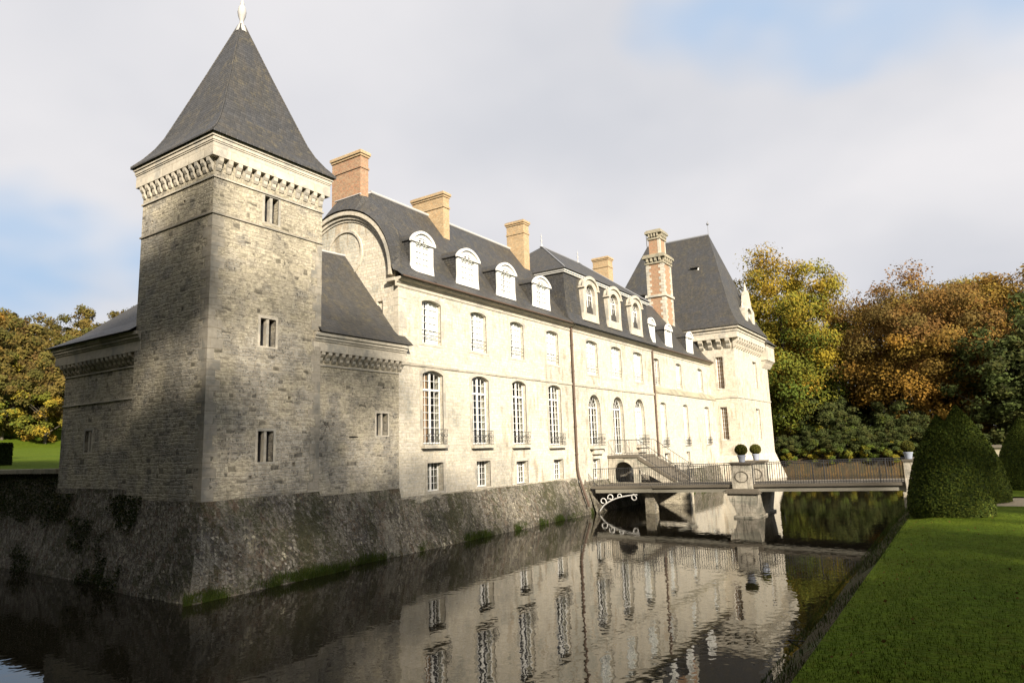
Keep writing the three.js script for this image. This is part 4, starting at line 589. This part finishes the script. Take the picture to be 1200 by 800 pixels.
// ---------------------------------------------------------------- foliage
function leafCloud(list, seed, size, tri = false, R = rng(seed)) {    // list of [x,y,z, r,g,b, facing x,y,z?]; one folded leaf (or one small face) per entry
  const n = list.length, k3 = tri ? 9 : 18, p = new Float32Array(n * k3), nm = new Float32Array(n * k3), c = new Float32Array(n * k3);
  const a = new THREE.Vector3(), b = new THREE.Vector3(), d = new THREE.Vector3(), e = new THREE.Vector3(), h = new THREE.Vector3();
  for (let i = 0; i < n; i++) {
    const L = list[i], s = size * (0.6 + 0.8 * R()), th = R() * 6.2832, z = R() * 2 - 1, q = Math.sqrt(1 - z * z), o = i * k3;
    d.set(q * Math.cos(th), z, q * Math.sin(th)); if (L.length > 6) d.multiplyScalar(0.75).add(h.set(L[6], L[7], L[8])); d.normalize();      // the way the leaf faces
    a.set(R() - 0.5, R() - 0.5, R() - 0.5).cross(d).normalize(); b.crossVectors(d, a);
    if (tri) {
      for (let k = 0; k < 3; k++) { const t = k * 2.0944 + 0.4 * (R() - 0.5), x = Math.cos(t) * s * (k ? 0.85 : 1.25), y = Math.sin(t) * s * 0.85; p.set([L[0] + a.x * x + b.x * y, L[1] + a.y * x + b.y * y, L[2] + a.z * x + b.z * y], o + k * 3); nm.set([d.x, d.y, d.z], o + k * 3); c.set([L[3], L[4], L[5]], o + k * 3); }
      continue;
    }
    const A = [L[0] - a.x * s, L[1] - a.y * s, L[2] - a.z * s], B = [L[0] + a.x * s, L[1] + a.y * s, L[2] + a.z * s], w = s * 0.62, f = s * 0.16;
    const C = [L[0] + b.x * w + d.x * f, L[1] + b.y * w + d.y * f, L[2] + b.z * w + d.z * f], D = [L[0] - b.x * w + d.x * f, L[1] - b.y * w + d.y * f, L[2] - b.z * w + d.z * f];
    p.set([...A, ...B, ...C, ...A, ...D, ...B], o);
    for (let k = 0; k < 6; k++) { nm.set([d.x, d.y, d.z], o + k * 3); c.set([L[3], L[4], L[5]], o + k * 3); }
  }
  const g = new THREE.BufferGeometry(); g.setAttribute('position', new THREE.BufferAttribute(p, 3)); g.setAttribute('normal', new THREE.BufferAttribute(nm, 3)); g.setAttribute('color', new THREE.BufferAttribute(c, 3)); return g;
}
const PAL = {                                            // linear leaf colours, several per kind of tree
  gold: [[0.270, 0.192, 0.022], [0.294, 0.222, 0.024], [0.198, 0.180, 0.024], [0.150, 0.156, 0.022], [0.270, 0.168, 0.024]],
  green: [[0.129, 0.147, 0.019], [0.103, 0.135, 0.019], [0.190, 0.172, 0.021], [0.259, 0.199, 0.021], [0.078, 0.107, 0.019]],
  orange: [[0.256, 0.138, 0.026], [0.281, 0.163, 0.026], [0.219, 0.138, 0.029], [0.237, 0.163, 0.029], [0.163, 0.106, 0.026]],
  rust: [[0.206, 0.106, 0.031], [0.237, 0.128, 0.031], [0.175, 0.100, 0.031], [0.213, 0.151, 0.033], [0.144, 0.100, 0.029]],
  mute: [[0.150, 0.112, 0.028], [0.115, 0.100, 0.024], [0.170, 0.115, 0.028], [0.095, 0.092, 0.022], [0.140, 0.088, 0.028]],
  dark: [[0.052, 0.068, 0.018], [0.058, 0.076, 0.020], [0.066, 0.078, 0.021], [0.048, 0.062, 0.017], [0.076, 0.076, 0.021]],
};
// a broadleaf tree standing at the origin: H tall, crown W wide; lower = second palette mixed in below
function treeGeo(seed, H, W, pal, lower, nClump, nLeaf, leaf, low = 0.16) {
  const R = rng(seed), list = [], limbs = [], cy = H * (0.5 + low * 0.5), ry = H * (1 - low) / 2, rx = W / 2, seen = [];
  for (let k = 0; k < nClump; k++) {
    const th = R() * 6.2832, z = R() * 2 - 1, q = Math.sqrt(1 - z * z), rr = Math.pow(R(), 0.42);
    const lump = 0.78 + 0.5 * fbm3(q * Math.cos(th) * 1.6 + seed, z * 1.6, q * Math.sin(th) * 1.6, 2, 7), wid = z < -0.3 ? 0.93 : 1;
    const c = [q * Math.cos(th) * rx * rr * lump * wid, cy + z * ry * rr * Math.min(1.08, lump + 0.05), q * Math.sin(th) * rx * rr * lump * wid];
    const cr = (0.075 + 0.06 * R()) * W, flat = 0.62 + 0.2 * R(), hueT = R(), f = sm(0.25, 0.7, (c[1] - H * low) / (H * (1 - low)) + 0.35 * (R() - 0.5));
    const base = PAL[R() < f ? pal : lower], b0 = base[Math.floor(R() * 5)], b1 = base[Math.floor(R() * 5)], sparse = R() < 0.12 ? 0.4 : 1, br = 0.8 + 0.4 * R();
    for (let i = 0; i < nLeaf * sparse; i++) {
      const t2 = R() * 6.2832, z2 = R() * 2 - 1, q2 = Math.sqrt(1 - z2 * z2), r2 = cr * Math.pow(R(), 0.45) * (0.8 + 0.4 * R()), m = R(), v = br * (0.75 + 0.5 * R());
      list.push([c[0] + q2 * Math.cos(t2) * r2, Math.max(H * low * 0.6, c[1] + z2 * r2 * flat), c[2] + q2 * Math.sin(t2) * r2, mix(b0[0], b1[0], m) * v, mix(b0[1], b1[1], m) * v, mix(b0[2], b1[2], m) * v, q2 * Math.cos(t2) * 0.7 + c[0] / rx * 0.5, z2 * 0.6 + 0.35, q2 * Math.sin(t2) * 0.7 + c[2] / rx * 0.5]);
    }
    if (k < 26) limbs.push(c);
  }
  const crown = leafCloud(list, seed + 1, leaf, true), tr = H * 0.017, gs = [], lean = (R() - 0.5) * 0.06 * H;
  const taper = (a, b, m, r0, r1) => { const c = new THREE.QuadraticBezierCurve3(new THREE.Vector3(...a), new THREE.Vector3(...m), new THREE.Vector3(...b)), n = 7, pts = []; const g = new THREE.TubeGeometry(c, n, 1, 6), p = g.attributes.position; for (let i = 0; i <= n; i++) { const q = c.getPoint(i / n), r = mix(r0, r1, i / n); for (let j = 0; j <= 6; j++) { const k = i * 7 + j; p.setXYZ(k, q.x + (p.getX(k) - q.x) * r, q.y + (p.getY(k) - q.y) * r, q.z + (p.getZ(k) - q.z) * r); } } return g; };
  gs.push(taper([0, -0.4, 0], [lean, H * 0.8, lean * 0.5], [lean * 0.2, H * 0.4, 0], tr * 1.25, tr * 0.25));
  for (const c of limbs) { const y0 = Math.max(H * low * 0.8, Math.min(H * 0.7, c[1] - Math.hypot(c[0], c[2]) * 0.75)), k = y0 / H; gs.push(taper([lean * k, y0, 0], c, [lean * k + c[0] * 0.45, y0 + (c[1] - y0) * 0.4, c[2] * 0.45], tr * 0.42 * (1 - 0.5 * k), tr * 0.07)); }
  return { crown, trunk: mergeGeometries(gs.map((g) => muv(g.toNonIndexed()))) };
}
function coniferGeo(seed, H, W, n) {
  const R = rng(seed), list = [], gs = [new THREE.CylinderGeometry(0.06, H * 0.014, H, 7).translate(0, H / 2, 0)];
  for (let i = 0; i < n; i++) { const t = Math.pow(R(), 0.7), y = H * (1 - t * 0.93), layer = 0.75 + 0.25 * Math.cos(y * 5.5), r = W / 2 * t * layer * Math.pow(R(), 0.4), a = R() * 6.2832, b = PAL.dark[Math.floor(R() * 4)], v = 0.7 + 0.6 * R(); list.push([r * Math.cos(a), y - r * 0.28, r * Math.sin(a), b[0] * v, b[1] * v, b[2] * v]); }
  return { crown: leafCloud(list, seed + 2, 0.26), trunk: mergeGeometries(gs.map((g) => muv(g.toNonIndexed()))) };
}
const KIND = {};
function plant(kind, make, name, label, group, [x, y, z], turn, sc = 1, sy = sc) {
  KIND[kind] ??= make(); const o = thing(name, label, 'tree', [x, y, z], group);
  for (const [n, g, m] of [['trunk', KIND[kind].trunk, M.bark], ['crown', KIND[kind].crown, M.crownLeaf]]) { const q = sh(new THREE.Mesh(g, m)); q.name = n; o.add(q); }
  o.rotation.y = turn; o.scale.set(sc, sy, sc); return o;
}
const BIG = {
  gold: () => treeGeo(101, 28, 19, 'gold', 'green', 260, 410, 0.165, 0.05), orange: () => treeGeo(202, 27, 22, 'rust', 'orange', 290, 410, 0.165, 0.05), green: () => treeGeo(303, 27, 20, 'green', 'green', 220, 320, 0.18, 0.06), rust: () => treeGeo(404, 25, 17, 'orange', 'rust', 190, 320, 0.17, 0.08),
  sgold: () => treeGeo(505, 17, 13, 'mute', 'gold', 90, 180, 0.27, 0.06), sorange: () => treeGeo(606, 17, 14, 'orange', 'mute', 90, 180, 0.27, 0.06), sgreen: () => treeGeo(707, 16, 13, 'mute', 'green', 90, 180, 0.27, 0.06), srust: () => treeGeo(808, 16, 12, 'rust', 'mute', 80, 180, 0.27, 0.06),
  conifer: () => coniferGeo(909, 24, 11, 26000), shade: () => treeGeo(111, 26, 16, 'green', 'green', 150, 23, 0.3, 0.3), under: () => treeGeo(717, 16, 14, 'dark', 'green', 90, 200, 0.3, 0.03), darkw: () => treeGeo(141, 25, 17, 'dark', 'dark', 170, 120, 0.3, 0.05), dense: () => treeGeo(131, 25, 17, 'green', 'green', 140, 240, 0.42, 0.04),
};
// wood behind the far end of the moat
{
  const g = 'trees of the wood beyond the moat', nm = { gold: ['golden_tree', 'golden leaved tree deep in the wood beyond the bridge'], orange: ['russet_tree', 'broad russet tree deep in the wood beyond the bridge'], green: ['green_tree', 'still green tree in the wood beyond the bridge'], rust: ['orange_tree', 'slender orange brown tree in the wood beyond the bridge'], darkw: ['dark_tree', 'dark evergreen at the shaded edge of the wood beyond the topiary'] };
  plant('gold', BIG.gold, 'golden_beech', 'tall golden and green beech standing just behind the steep roofed pavilion', g, [103, 1.6, 0.6], 0.4, 0.98, 1.06);
  plant('orange', BIG.orange, 'russet_oak', 'broad russet crowned oak between the golden beech and the dark wood', g, [106, 1.8, 17.2], 1.9, 0.95, 0.9);
  for (const [k, x, z, t, s, sy] of [['rust', 110, 29.5, 0.7, 1.1, 1.02], ['rust', 121, 8.5, 2.2, 0.9, 0.98], ['gold', 126, 22, 3.3, 0.95, 0.95], ['green', 124, -4, 4.1, 0.9, 0.9], ['orange', 128, 36, 5.0, 1.0, 1.0], ['green', 118, 42, 1.2, 1.0, 1.0], ['darkw', 98, 26.6, 0, 0.75, 0.62], ['darkw', 101, 33, 2, 0.9, 0.82], ['darkw', 106, 40, 1, 1, 0.95], ['gold', 126, -18, 2.6, 0.85, 0.75], ['rust', 112, -13, 0.2, 0.8, 0.72], ['darkw', 112, 48, 1.5, 1.05, 1.0]])
    plant(k, BIG[k], nm[k][0], nm[k][1], (k === 'darkw' ? 'dark' : k) + ' trees of the wood beyond the moat', [x, 1.8, z], t, s, sy);
  for (const [k, x, z, s] of [['under', 88.6, 3, 0.26], ['under', 89.5, 6, 0.3], ['under', 88.4, 8.6, 0.26], ['under', 89, 11.3, 0.3], ['under', 88.4, 14, 0.26], ['under', 89.3, 16.4, 0.3], ['under', 88.5, 19, 0.27], ['under', 89, 21.5, 0.3], ['under', 93, 9, 0.36], ['under', 93, 16, 0.36], ['under', 99, 6, 0.55], ['under', 100, 14, 0.5], ['under', 110, 10, 0.7], ['under', 112, 2, 0.7], ['under', 113, 22, 0.7]])
    plant(k, BIG[k], 'undergrowth_shrub', 'bushy undergrowth shrub at the foot of the wood beyond the bridge', 'undergrowth of the wood', [x, x < 90 ? 1.0 : 1.6, z], x + z, s, s * 0.9);
}
// wooded hill behind the meadow
{
  const R = rng(77), kinds = ['sgreen', 'sgold', 'srust', 'sgreen', 'sgold', 'sorange', 'sgreen'], hy = scene.userData.hillY; let i = 0;
  for (const [d, step, s0] of [[142, 7, 1.0], [157, 8.5, 1.05], [172, 9.5, 1.1], [190, 11, 1.1], [210, 12, 1.15], [232, 13, 1.2]]) for (let a = 10; a < 31; a += step / d * 57.3) {
    const an = (a + R() * 1.5) * Math.PI / 180, dd = d + R() * 8, x = dd * Math.sin(an), z = 21 - dd * Math.cos(an), k = kinds[Math.floor(R() * 7)], s = s0 * (0.85 + 0.35 * R()) * (a < 15 ? 1.4 : 1);
    plant(k, BIG[k], 'hill_tree', { sgold: 'golden', sorange: 'orange', sgreen: 'still green', srust: 'rust brown' }[k] + ' tree of the wooded hill behind the meadow', { sgold: 'golden', sorange: 'orange', sgreen: 'green', srust: 'rust' }[k] + ' trees on the hill behind the meadow', [x, hy(x, z) - 0.3, z], R() * 6, s, s * (0.9 + 0.2 * R())); i++;
  }
  plant('conifer', BIG.conifer, 'hill_fir', 'single dark fir top standing above the hill trees', undefined, [150 * 0.345, hy(52, -150) + 4, 21 - 195 * 0.93], 0, 0.6, 0.7);
}
// trees on the near bank, behind where one stands, and on the bank across from the tower's dark side; they throw the shade
for (const [x, z, t, s, sy] of [[-5, 33, 0.3, 0.74, 1.15], [0.8, 32.5, 2.9, 0.75, 0.96], [8, 33, 4.2, 0.8, 0.76], [15, 34, 0.8, 0.75, 0.7], [21.5, 35.5, 2.1, 0.7, 0.64], [-30, 36, 3.1, 1.1, 1.1], [108, 72, 1, 1.1, 1.1]])
  plant('shade', BIG.shade, 'park_tree', 'tall leafy tree on the lawn bank across the moat from the facade', 'trees along the lawn bank', [x, 2.5, z], t, s, sy);
for (const [x, z, t, s, sy] of [[-10, 30, 1, 0.62, 0.42], [-3, 31, 2, 0.62, 0.42], [4.5, 33, 3, 0.45, 0.3], [-18, 27, 2, 0.8, 0.6]])
  plant('dense', BIG.dense, 'park_shrub', 'dense leafy shrub under the trees of the lawn bank', 'shrubs along the lawn bank', [x, 2.5, z], t, s, sy);
for (const [x, z, t, s, sy = s] of [[-15.2, 26.5, 5.2, 1.12, 1.32], [-23, 29, 2.2, 1.2, 1.35], [-13, 12, 0.4, 1.15], [-14, -1, 1.2, 1.2], [-13, -14, 2.2, 1.15], [-14, -27, 3.1, 1.2], [-13, -40, 4.4, 1.15], [-12, -53, 5.0, 1.2]])
  plant('dense', BIG.dense, 'moat_side_tree', 'dense tree on the bank across the moat from the shaded tower side', 'trees across from the tower', [x, 2.2, z], t, s, sy);
struct('side_bank', grid(2, 40, (u, v) => [mix(-9, -90, u * u), u === 0 ? -0.6 : 2.2, mix(19.6, -110, v), u * 80, v * 130]), M.grass);

// clipped yews
function topiary(name, label, [x, y, z], H, rx, rz, lean, seed, group) {
  const t = thing(name, label, 'topiary', [x, y, z], group), R = rng(seed), pt = (u, v) => { const a = u * 6.2832, r = Math.pow(Math.max(0, 1 - v), 0.94) * (1 + 0.78 * v) * (0.95 + 0.05 * sm(0, 0.12, v)), n = 1 + 0.05 * (fbm3(Math.cos(a) * 2, v * 3, Math.sin(a) * 2 + seed, 3, 5) - 0.5); return [lean[0] * v * v + Math.cos(a) * rx * r * n, v * H, lean[1] * v * v + Math.sin(a) * rz * r * n]; };
  const core = sh(new THREE.Mesh(grid(40, 26, (u, v) => { const p = pt(u, v); return [p[0] * 0.97, p[1] * 0.985, p[2] * 0.97, u * 8, v * 4]; }), M.yew)); core.name = 'core'; t.add(core);
  const list = [], N = Math.round(26000 * H * Math.max(rx, rz) / 3); for (let i = 0; i < N; i++) { const p = pt(R(), Math.pow(R(), 1.15)), k = 0.985 + 0.022 * R(), m = R(), w = R() < 0.12 ? 1.5 : 1, br = (0.5 + 1.0 * R()) * w; list.push([p[0] * k, p[1] * k + 0.01, p[2] * k, mix(0.04, 0.07, m) * br, mix(0.062, 0.082, m) * br, 0.013 * br, p[0] / rx, 0.4, p[2] / rz]); }
  const f = sh(new THREE.Mesh(leafCloud(list, seed + 5, 0.026), M.leaf)); f.name = 'foliage'; t.add(f); return t;
}
M.yew = grainy(0.04, 0.058, 0.013, 1, 0.5, 0.03);
const ly = scene.userData.lawnY;
topiary('topiary_cone', 'dark clipped yew cone at the lawn edge in front of the bridge end', [20.5, ly(21, 21) - 0.03, 20.56], 2.52, 0.95, 0.97, [0, -0.05], 11);
topiary('topiary_cone', 'taller clipped yew cone showing behind the dark cone at the lawn edge', [26.0, ly(26, 21) - 0.03, 21.0], 3.0, 1.1, 1.12, [0, -0.08], 13);
topiary('topiary_cone', 'clipped yew cone across the gravel drive, beside the stone gate pillar', [32.2, ly(32, 23) - 0.03, 23.0], 2.7, 1.1, 1.15, [0, -0.1], 17);
{ const t = thing('gate_pillar', 'square stone gate pillar between the clipped yew cones', 'pillar', [45, 2, 22.55]); part('shaft', bx(44.7, 45.3, 1.6, 3.55, 22.25, 22.85), M.mossStone, t); part('cap', [bx(44.6, 45.4, 3.55, 3.7, 22.15, 22.95)], M.deckStone, t); }
// planters on the pillars
function planter(label, x, y, z, s) {
  const t = thing('planter', label, 'planter', [x, y, z], 'planters on the bridge pillars'), R = rng(3);
  part('pot', new THREE.LatheGeometry([[0, 0], [0.16, 0], [0.17, 0.02], [0.22, 0.3], [0.25, 0.34], [0.25, 0.4], [0.22, 0.41], [0.21, 0.36], [0, 0.36]].map((p) => new THREE.Vector2(p[0] * s, p[1] * s)), 20).translate(x, y, z), M.zinc, t);
  const list = []; for (let i = 0; i < 2600; i++) { const a = R() * 6.2832, q = R() * 2 - 1, w = Math.sqrt(1 - q * q), r = s * 0.35 * (0.86 + 0.16 * R()), b = 0.7 + 0.6 * R(), m = R(); list.push([w * Math.cos(a) * r, s * 0.7 + q * r * 0.95, w * Math.sin(a) * r, mix(0.06, 0.10, m) * b, mix(0.07, 0.085, m) * b, 0.016 * b]); }
  const core = sh(new THREE.Mesh(new THREE.SphereGeometry(0.31 * s, 16, 12).translate(0, 0.7 * s, 0), M.yew)); core.name = 'core'; t.add(core);
  const f = sh(new THREE.Mesh(leafCloud(list, 9, 0.03), M.leaf)); f.name = 'foliage'; t.add(f);
}
planter('round clipped box bush in blue grey pot on the pier pillar towards the tower', 40.16, 3.12, 10.19, 1.0);
planter('round clipped box bush in blue grey pot on the pier pillar towards the steep pavilion', 43.44, 3.12, 10.19, 0.96);
planter('round clipped box bush in a grey pot on the bridge end pillar by the yew', 40.1, 3.16, 18.6, 0.9);

// retaining wall and clipped hedge beside the low building
{
  const t = thing('retaining_wall', 'long dark mossy moat wall with stone coping leading away from the low building', 'wall', [13, 0, -30]);
  part('face', batterGeo(FX(13.2), -50, -10.6, 3.9, 0.8, 21), M.batter, t);
  let z = -10.7, i = 0; while (z > -48) { const l = 1.0 + 0.35 * hash(i, 3, 9); part('coping_stone', bx(12.98 - 0.02 * hash(i, 1, 2), 13.6, 3.9, 4.08 + 0.015 * hash(i, 5, 6), z - l + 0.015, z), M.mossStone, t); z -= l; i++; }
  const h = thing('clipped_hedge', 'dark clipped box hedge block behind the moat wall coping', 'hedge', [15.6, 3.9, -30.2]), R = rng(31), list = [];
  const core = sh(new THREE.Mesh(new THREE.BoxGeometry(1.2, 1.6, 12).translate(0, 0.8, 0), M.yew)); core.name = 'core'; h.add(core);
  for (let k = 0; k < 9000; k++) { const s = R(), b = 0.7 + 0.6 * R(); const q = s < 0.3 ? [(R() - 0.5) * 1.25, 1.62, (R() - 0.5) * 12] : s < 0.7 ? [-0.62, R() * 1.6, (R() - 0.5) * 12] : [(R() - 0.5) * 1.25, R() * 1.6, 6.02]; list.push([...q, 0.026 * b, 0.04 * b, 0.012 * b]); }
  const f = sh(new THREE.Mesh(leafCloud(list, 33, 0.06), M.leaf)); f.name = 'foliage'; h.add(f);
}
// ---------------------------------------------------------------- small growth
function stuff(o, name, label, category) { o.name = numbered(name); o.userData = { kind: 'stuff', label, category }; scene.add(sh(o)); return o; }
function blades(n, seed, spot, col) {                    // narrow upright triangles
  const R = rng(seed), p = [], c = [], nm = []; for (let i = 0; i < n; i++) { const s = spot(R); if (!s) continue; const [x, y, z, h, w] = s, a = R() * 6.28, dx = Math.cos(a) * w, dz = Math.sin(a) * w, lx = (R() - 0.5) * h * 0.8, lz = (R() - 0.5) * h * 0.8; p.push(x - dx, y, z - dz, x + dx, y, z + dz, x + lx, y + h, z + lz); const k = col(R); for (let q = 0; q < 3; q++) { c.push(...k); nm.push(-Math.sin(a), 0.3, Math.cos(a)); } }
  const g = new THREE.BufferGeometry(); g.setAttribute('position', new THREE.Float32BufferAttribute(p, 3)); g.setAttribute('color', new THREE.Float32BufferAttribute(c, 3)); g.setAttribute('normal', new THREE.Float32BufferAttribute(nm, 3)); return g;
}
const green = (R) => { const b = 0.6 + 0.8 * R(), y = R(); return [mix(0.035, 0.075, y) * b, mix(0.07, 0.085, y) * b, 0.016 * b]; };
const foot = (R, x0, x1, zf, out, top) => { const x = mix(x0, x1, R()), k = fbm3(x * 0.9, 1, 1, 3, 17); if (R() > sm(0.42, 0.7, k)) return null; const y = -0.02 + Math.pow(R(), 2) * 0.22 * k * 2; return [x, y, zf + out * (1 - y / top) + 0.04, 0.05 + 0.2 * R(), 0.008]; };
stuff(new THREE.Mesh(mergeGeometries([blades(7000, 1, (R) => foot(R, 11.8, 18.4, TZ, 0.78, 2.95), green), blades(11000, 2, (R) => foot(R, 18.5, 39.8, 0, 0.58, 2.4), green), blades(9000, 3, (R) => foot(R, 45, 68, 0.38, 0.5, 2), green)]), M.leaf), 'waterside_grass', 'green grass fringe growing along the foot of the moat walls', 'grass');
{ const list = [], R = rng(51); for (let i = 0; i < 70000; i++) { const z = mix(-48, -3.2, Math.pow(R(), 0.8)), y = mix(-0.05, z < -10.6 ? 3.9 : 3.1, R()), k = fbm3(z * 0.5, y * 0.7, 2, 4, 61); if (k + 0.1 * R() < 0.5) continue; const base = z > -4.4 ? TX - 0.74 * (1 - y / 2.95) : z > -10.6 ? 13.03 - 0.62 * (1 - y / 3.3) : 13.2 - 0.8 * (1 - y / 3.9), b = 0.6 + 0.8 * R(), m = R(); list.push([base - 0.05 - 0.09 * R(), y, z, mix(0.018, 0.06, m * m) * b, mix(0.03, 0.052, m) * b, 0.012 * b]); }
  stuff(new THREE.Mesh(leafCloud(list, 53, 0.035), M.leaf), 'ivy', 'dark ivy and moss hanging over the shaded moat wall', 'ivy'); }
stuff(new THREE.Mesh(blades(130000, 5, (R) => { const d = Math.pow(R(), 1.6) * 17 + 4.2, a = (R() - 0.5) * 1.3 + 0.03, x = d * Math.cos(a), z = 21.0 + d * Math.sin(a); if (z < 19.68 || x < 1 || x > 23.5) return null; return [x, ly(x, z) - 0.004, z, 0.018 + 0.028 * R(), 0.0035]; }, (R) => { const b = 0.75 + 0.45 * R(), y = R() * R(); return [mix(0.066, 0.115, y) * b, mix(0.108, 0.114, y) * b, 0.012 * b]; }), M.leaf), 'mown_grass', 'short mown grass of the lawn', 'grass');
stuff(new THREE.Mesh(blades(17000, 6, (R) => { const x = mix(2, 38, R()), t = Math.pow(R(), 2.5), k = fbm3(x * 0.8, t * 2, 0, 3, 19); if (R() > sm(0.3, 0.6, k)) return null; return [x, mix(ly(x, 19.62) - 0.03, 0.05, t), mix(19.66, 17.5, Math.pow(t, 0.82)), 0.03 + 0.07 * R(), 0.005]; }, green), M.leaf), 'bank_grass', 'longer grass fringing the earth slope of the lawn bank', 'grass');
{ const list = [], R = rng(61); for (let i = 0; i < 420; i++) { const x = mix(3, 23, R()), z = 19.8 + 9 * Math.pow(R(), 1.3), b = 0.6 + 0.7 * R(); list.push([x, ly(x, z) + 0.02, z, 0.12 * b, 0.07 * b, 0.02 * b]); } for (let i = 0; i < 520; i++) { const x = mix(14, 48, R()), z = mix(17.4, 7, Math.pow(R(), 1.6)), b = 0.6 + 0.7 * R(); list.push([x, 0.012, z, 0.2 * b, 0.15 * b, 0.05 * b, 0, 3, 0]); }
  stuff(new THREE.Mesh(leafCloud(list, 63, 0.02), M.leaf), 'fallen_leaves', 'fallen autumn leaves scattered on the lawn and floating on the moat', 'leaves'); }
{ const t = thing('bent_iron_rod', 'bent dark iron rod sticking out of the water by the lawn bank', 'iron rod', [15.3, 0, 17.7]); part('rod', [rod([15.17, 0.3, 17.54], [15.27, 0.3, 18.01], 0.018), rod([15.27, 0.3, 18.01], [15.36, -0.05, 18.03], 0.018), rod([15.17, 0.3, 17.54], [15.3, 0.14, 17.76], 0.016), rod([15.3, 0.14, 17.76], [15.32, -0.1, 17.5], 0.016)], M.iron, t); }

renderer.render(scene, camera);
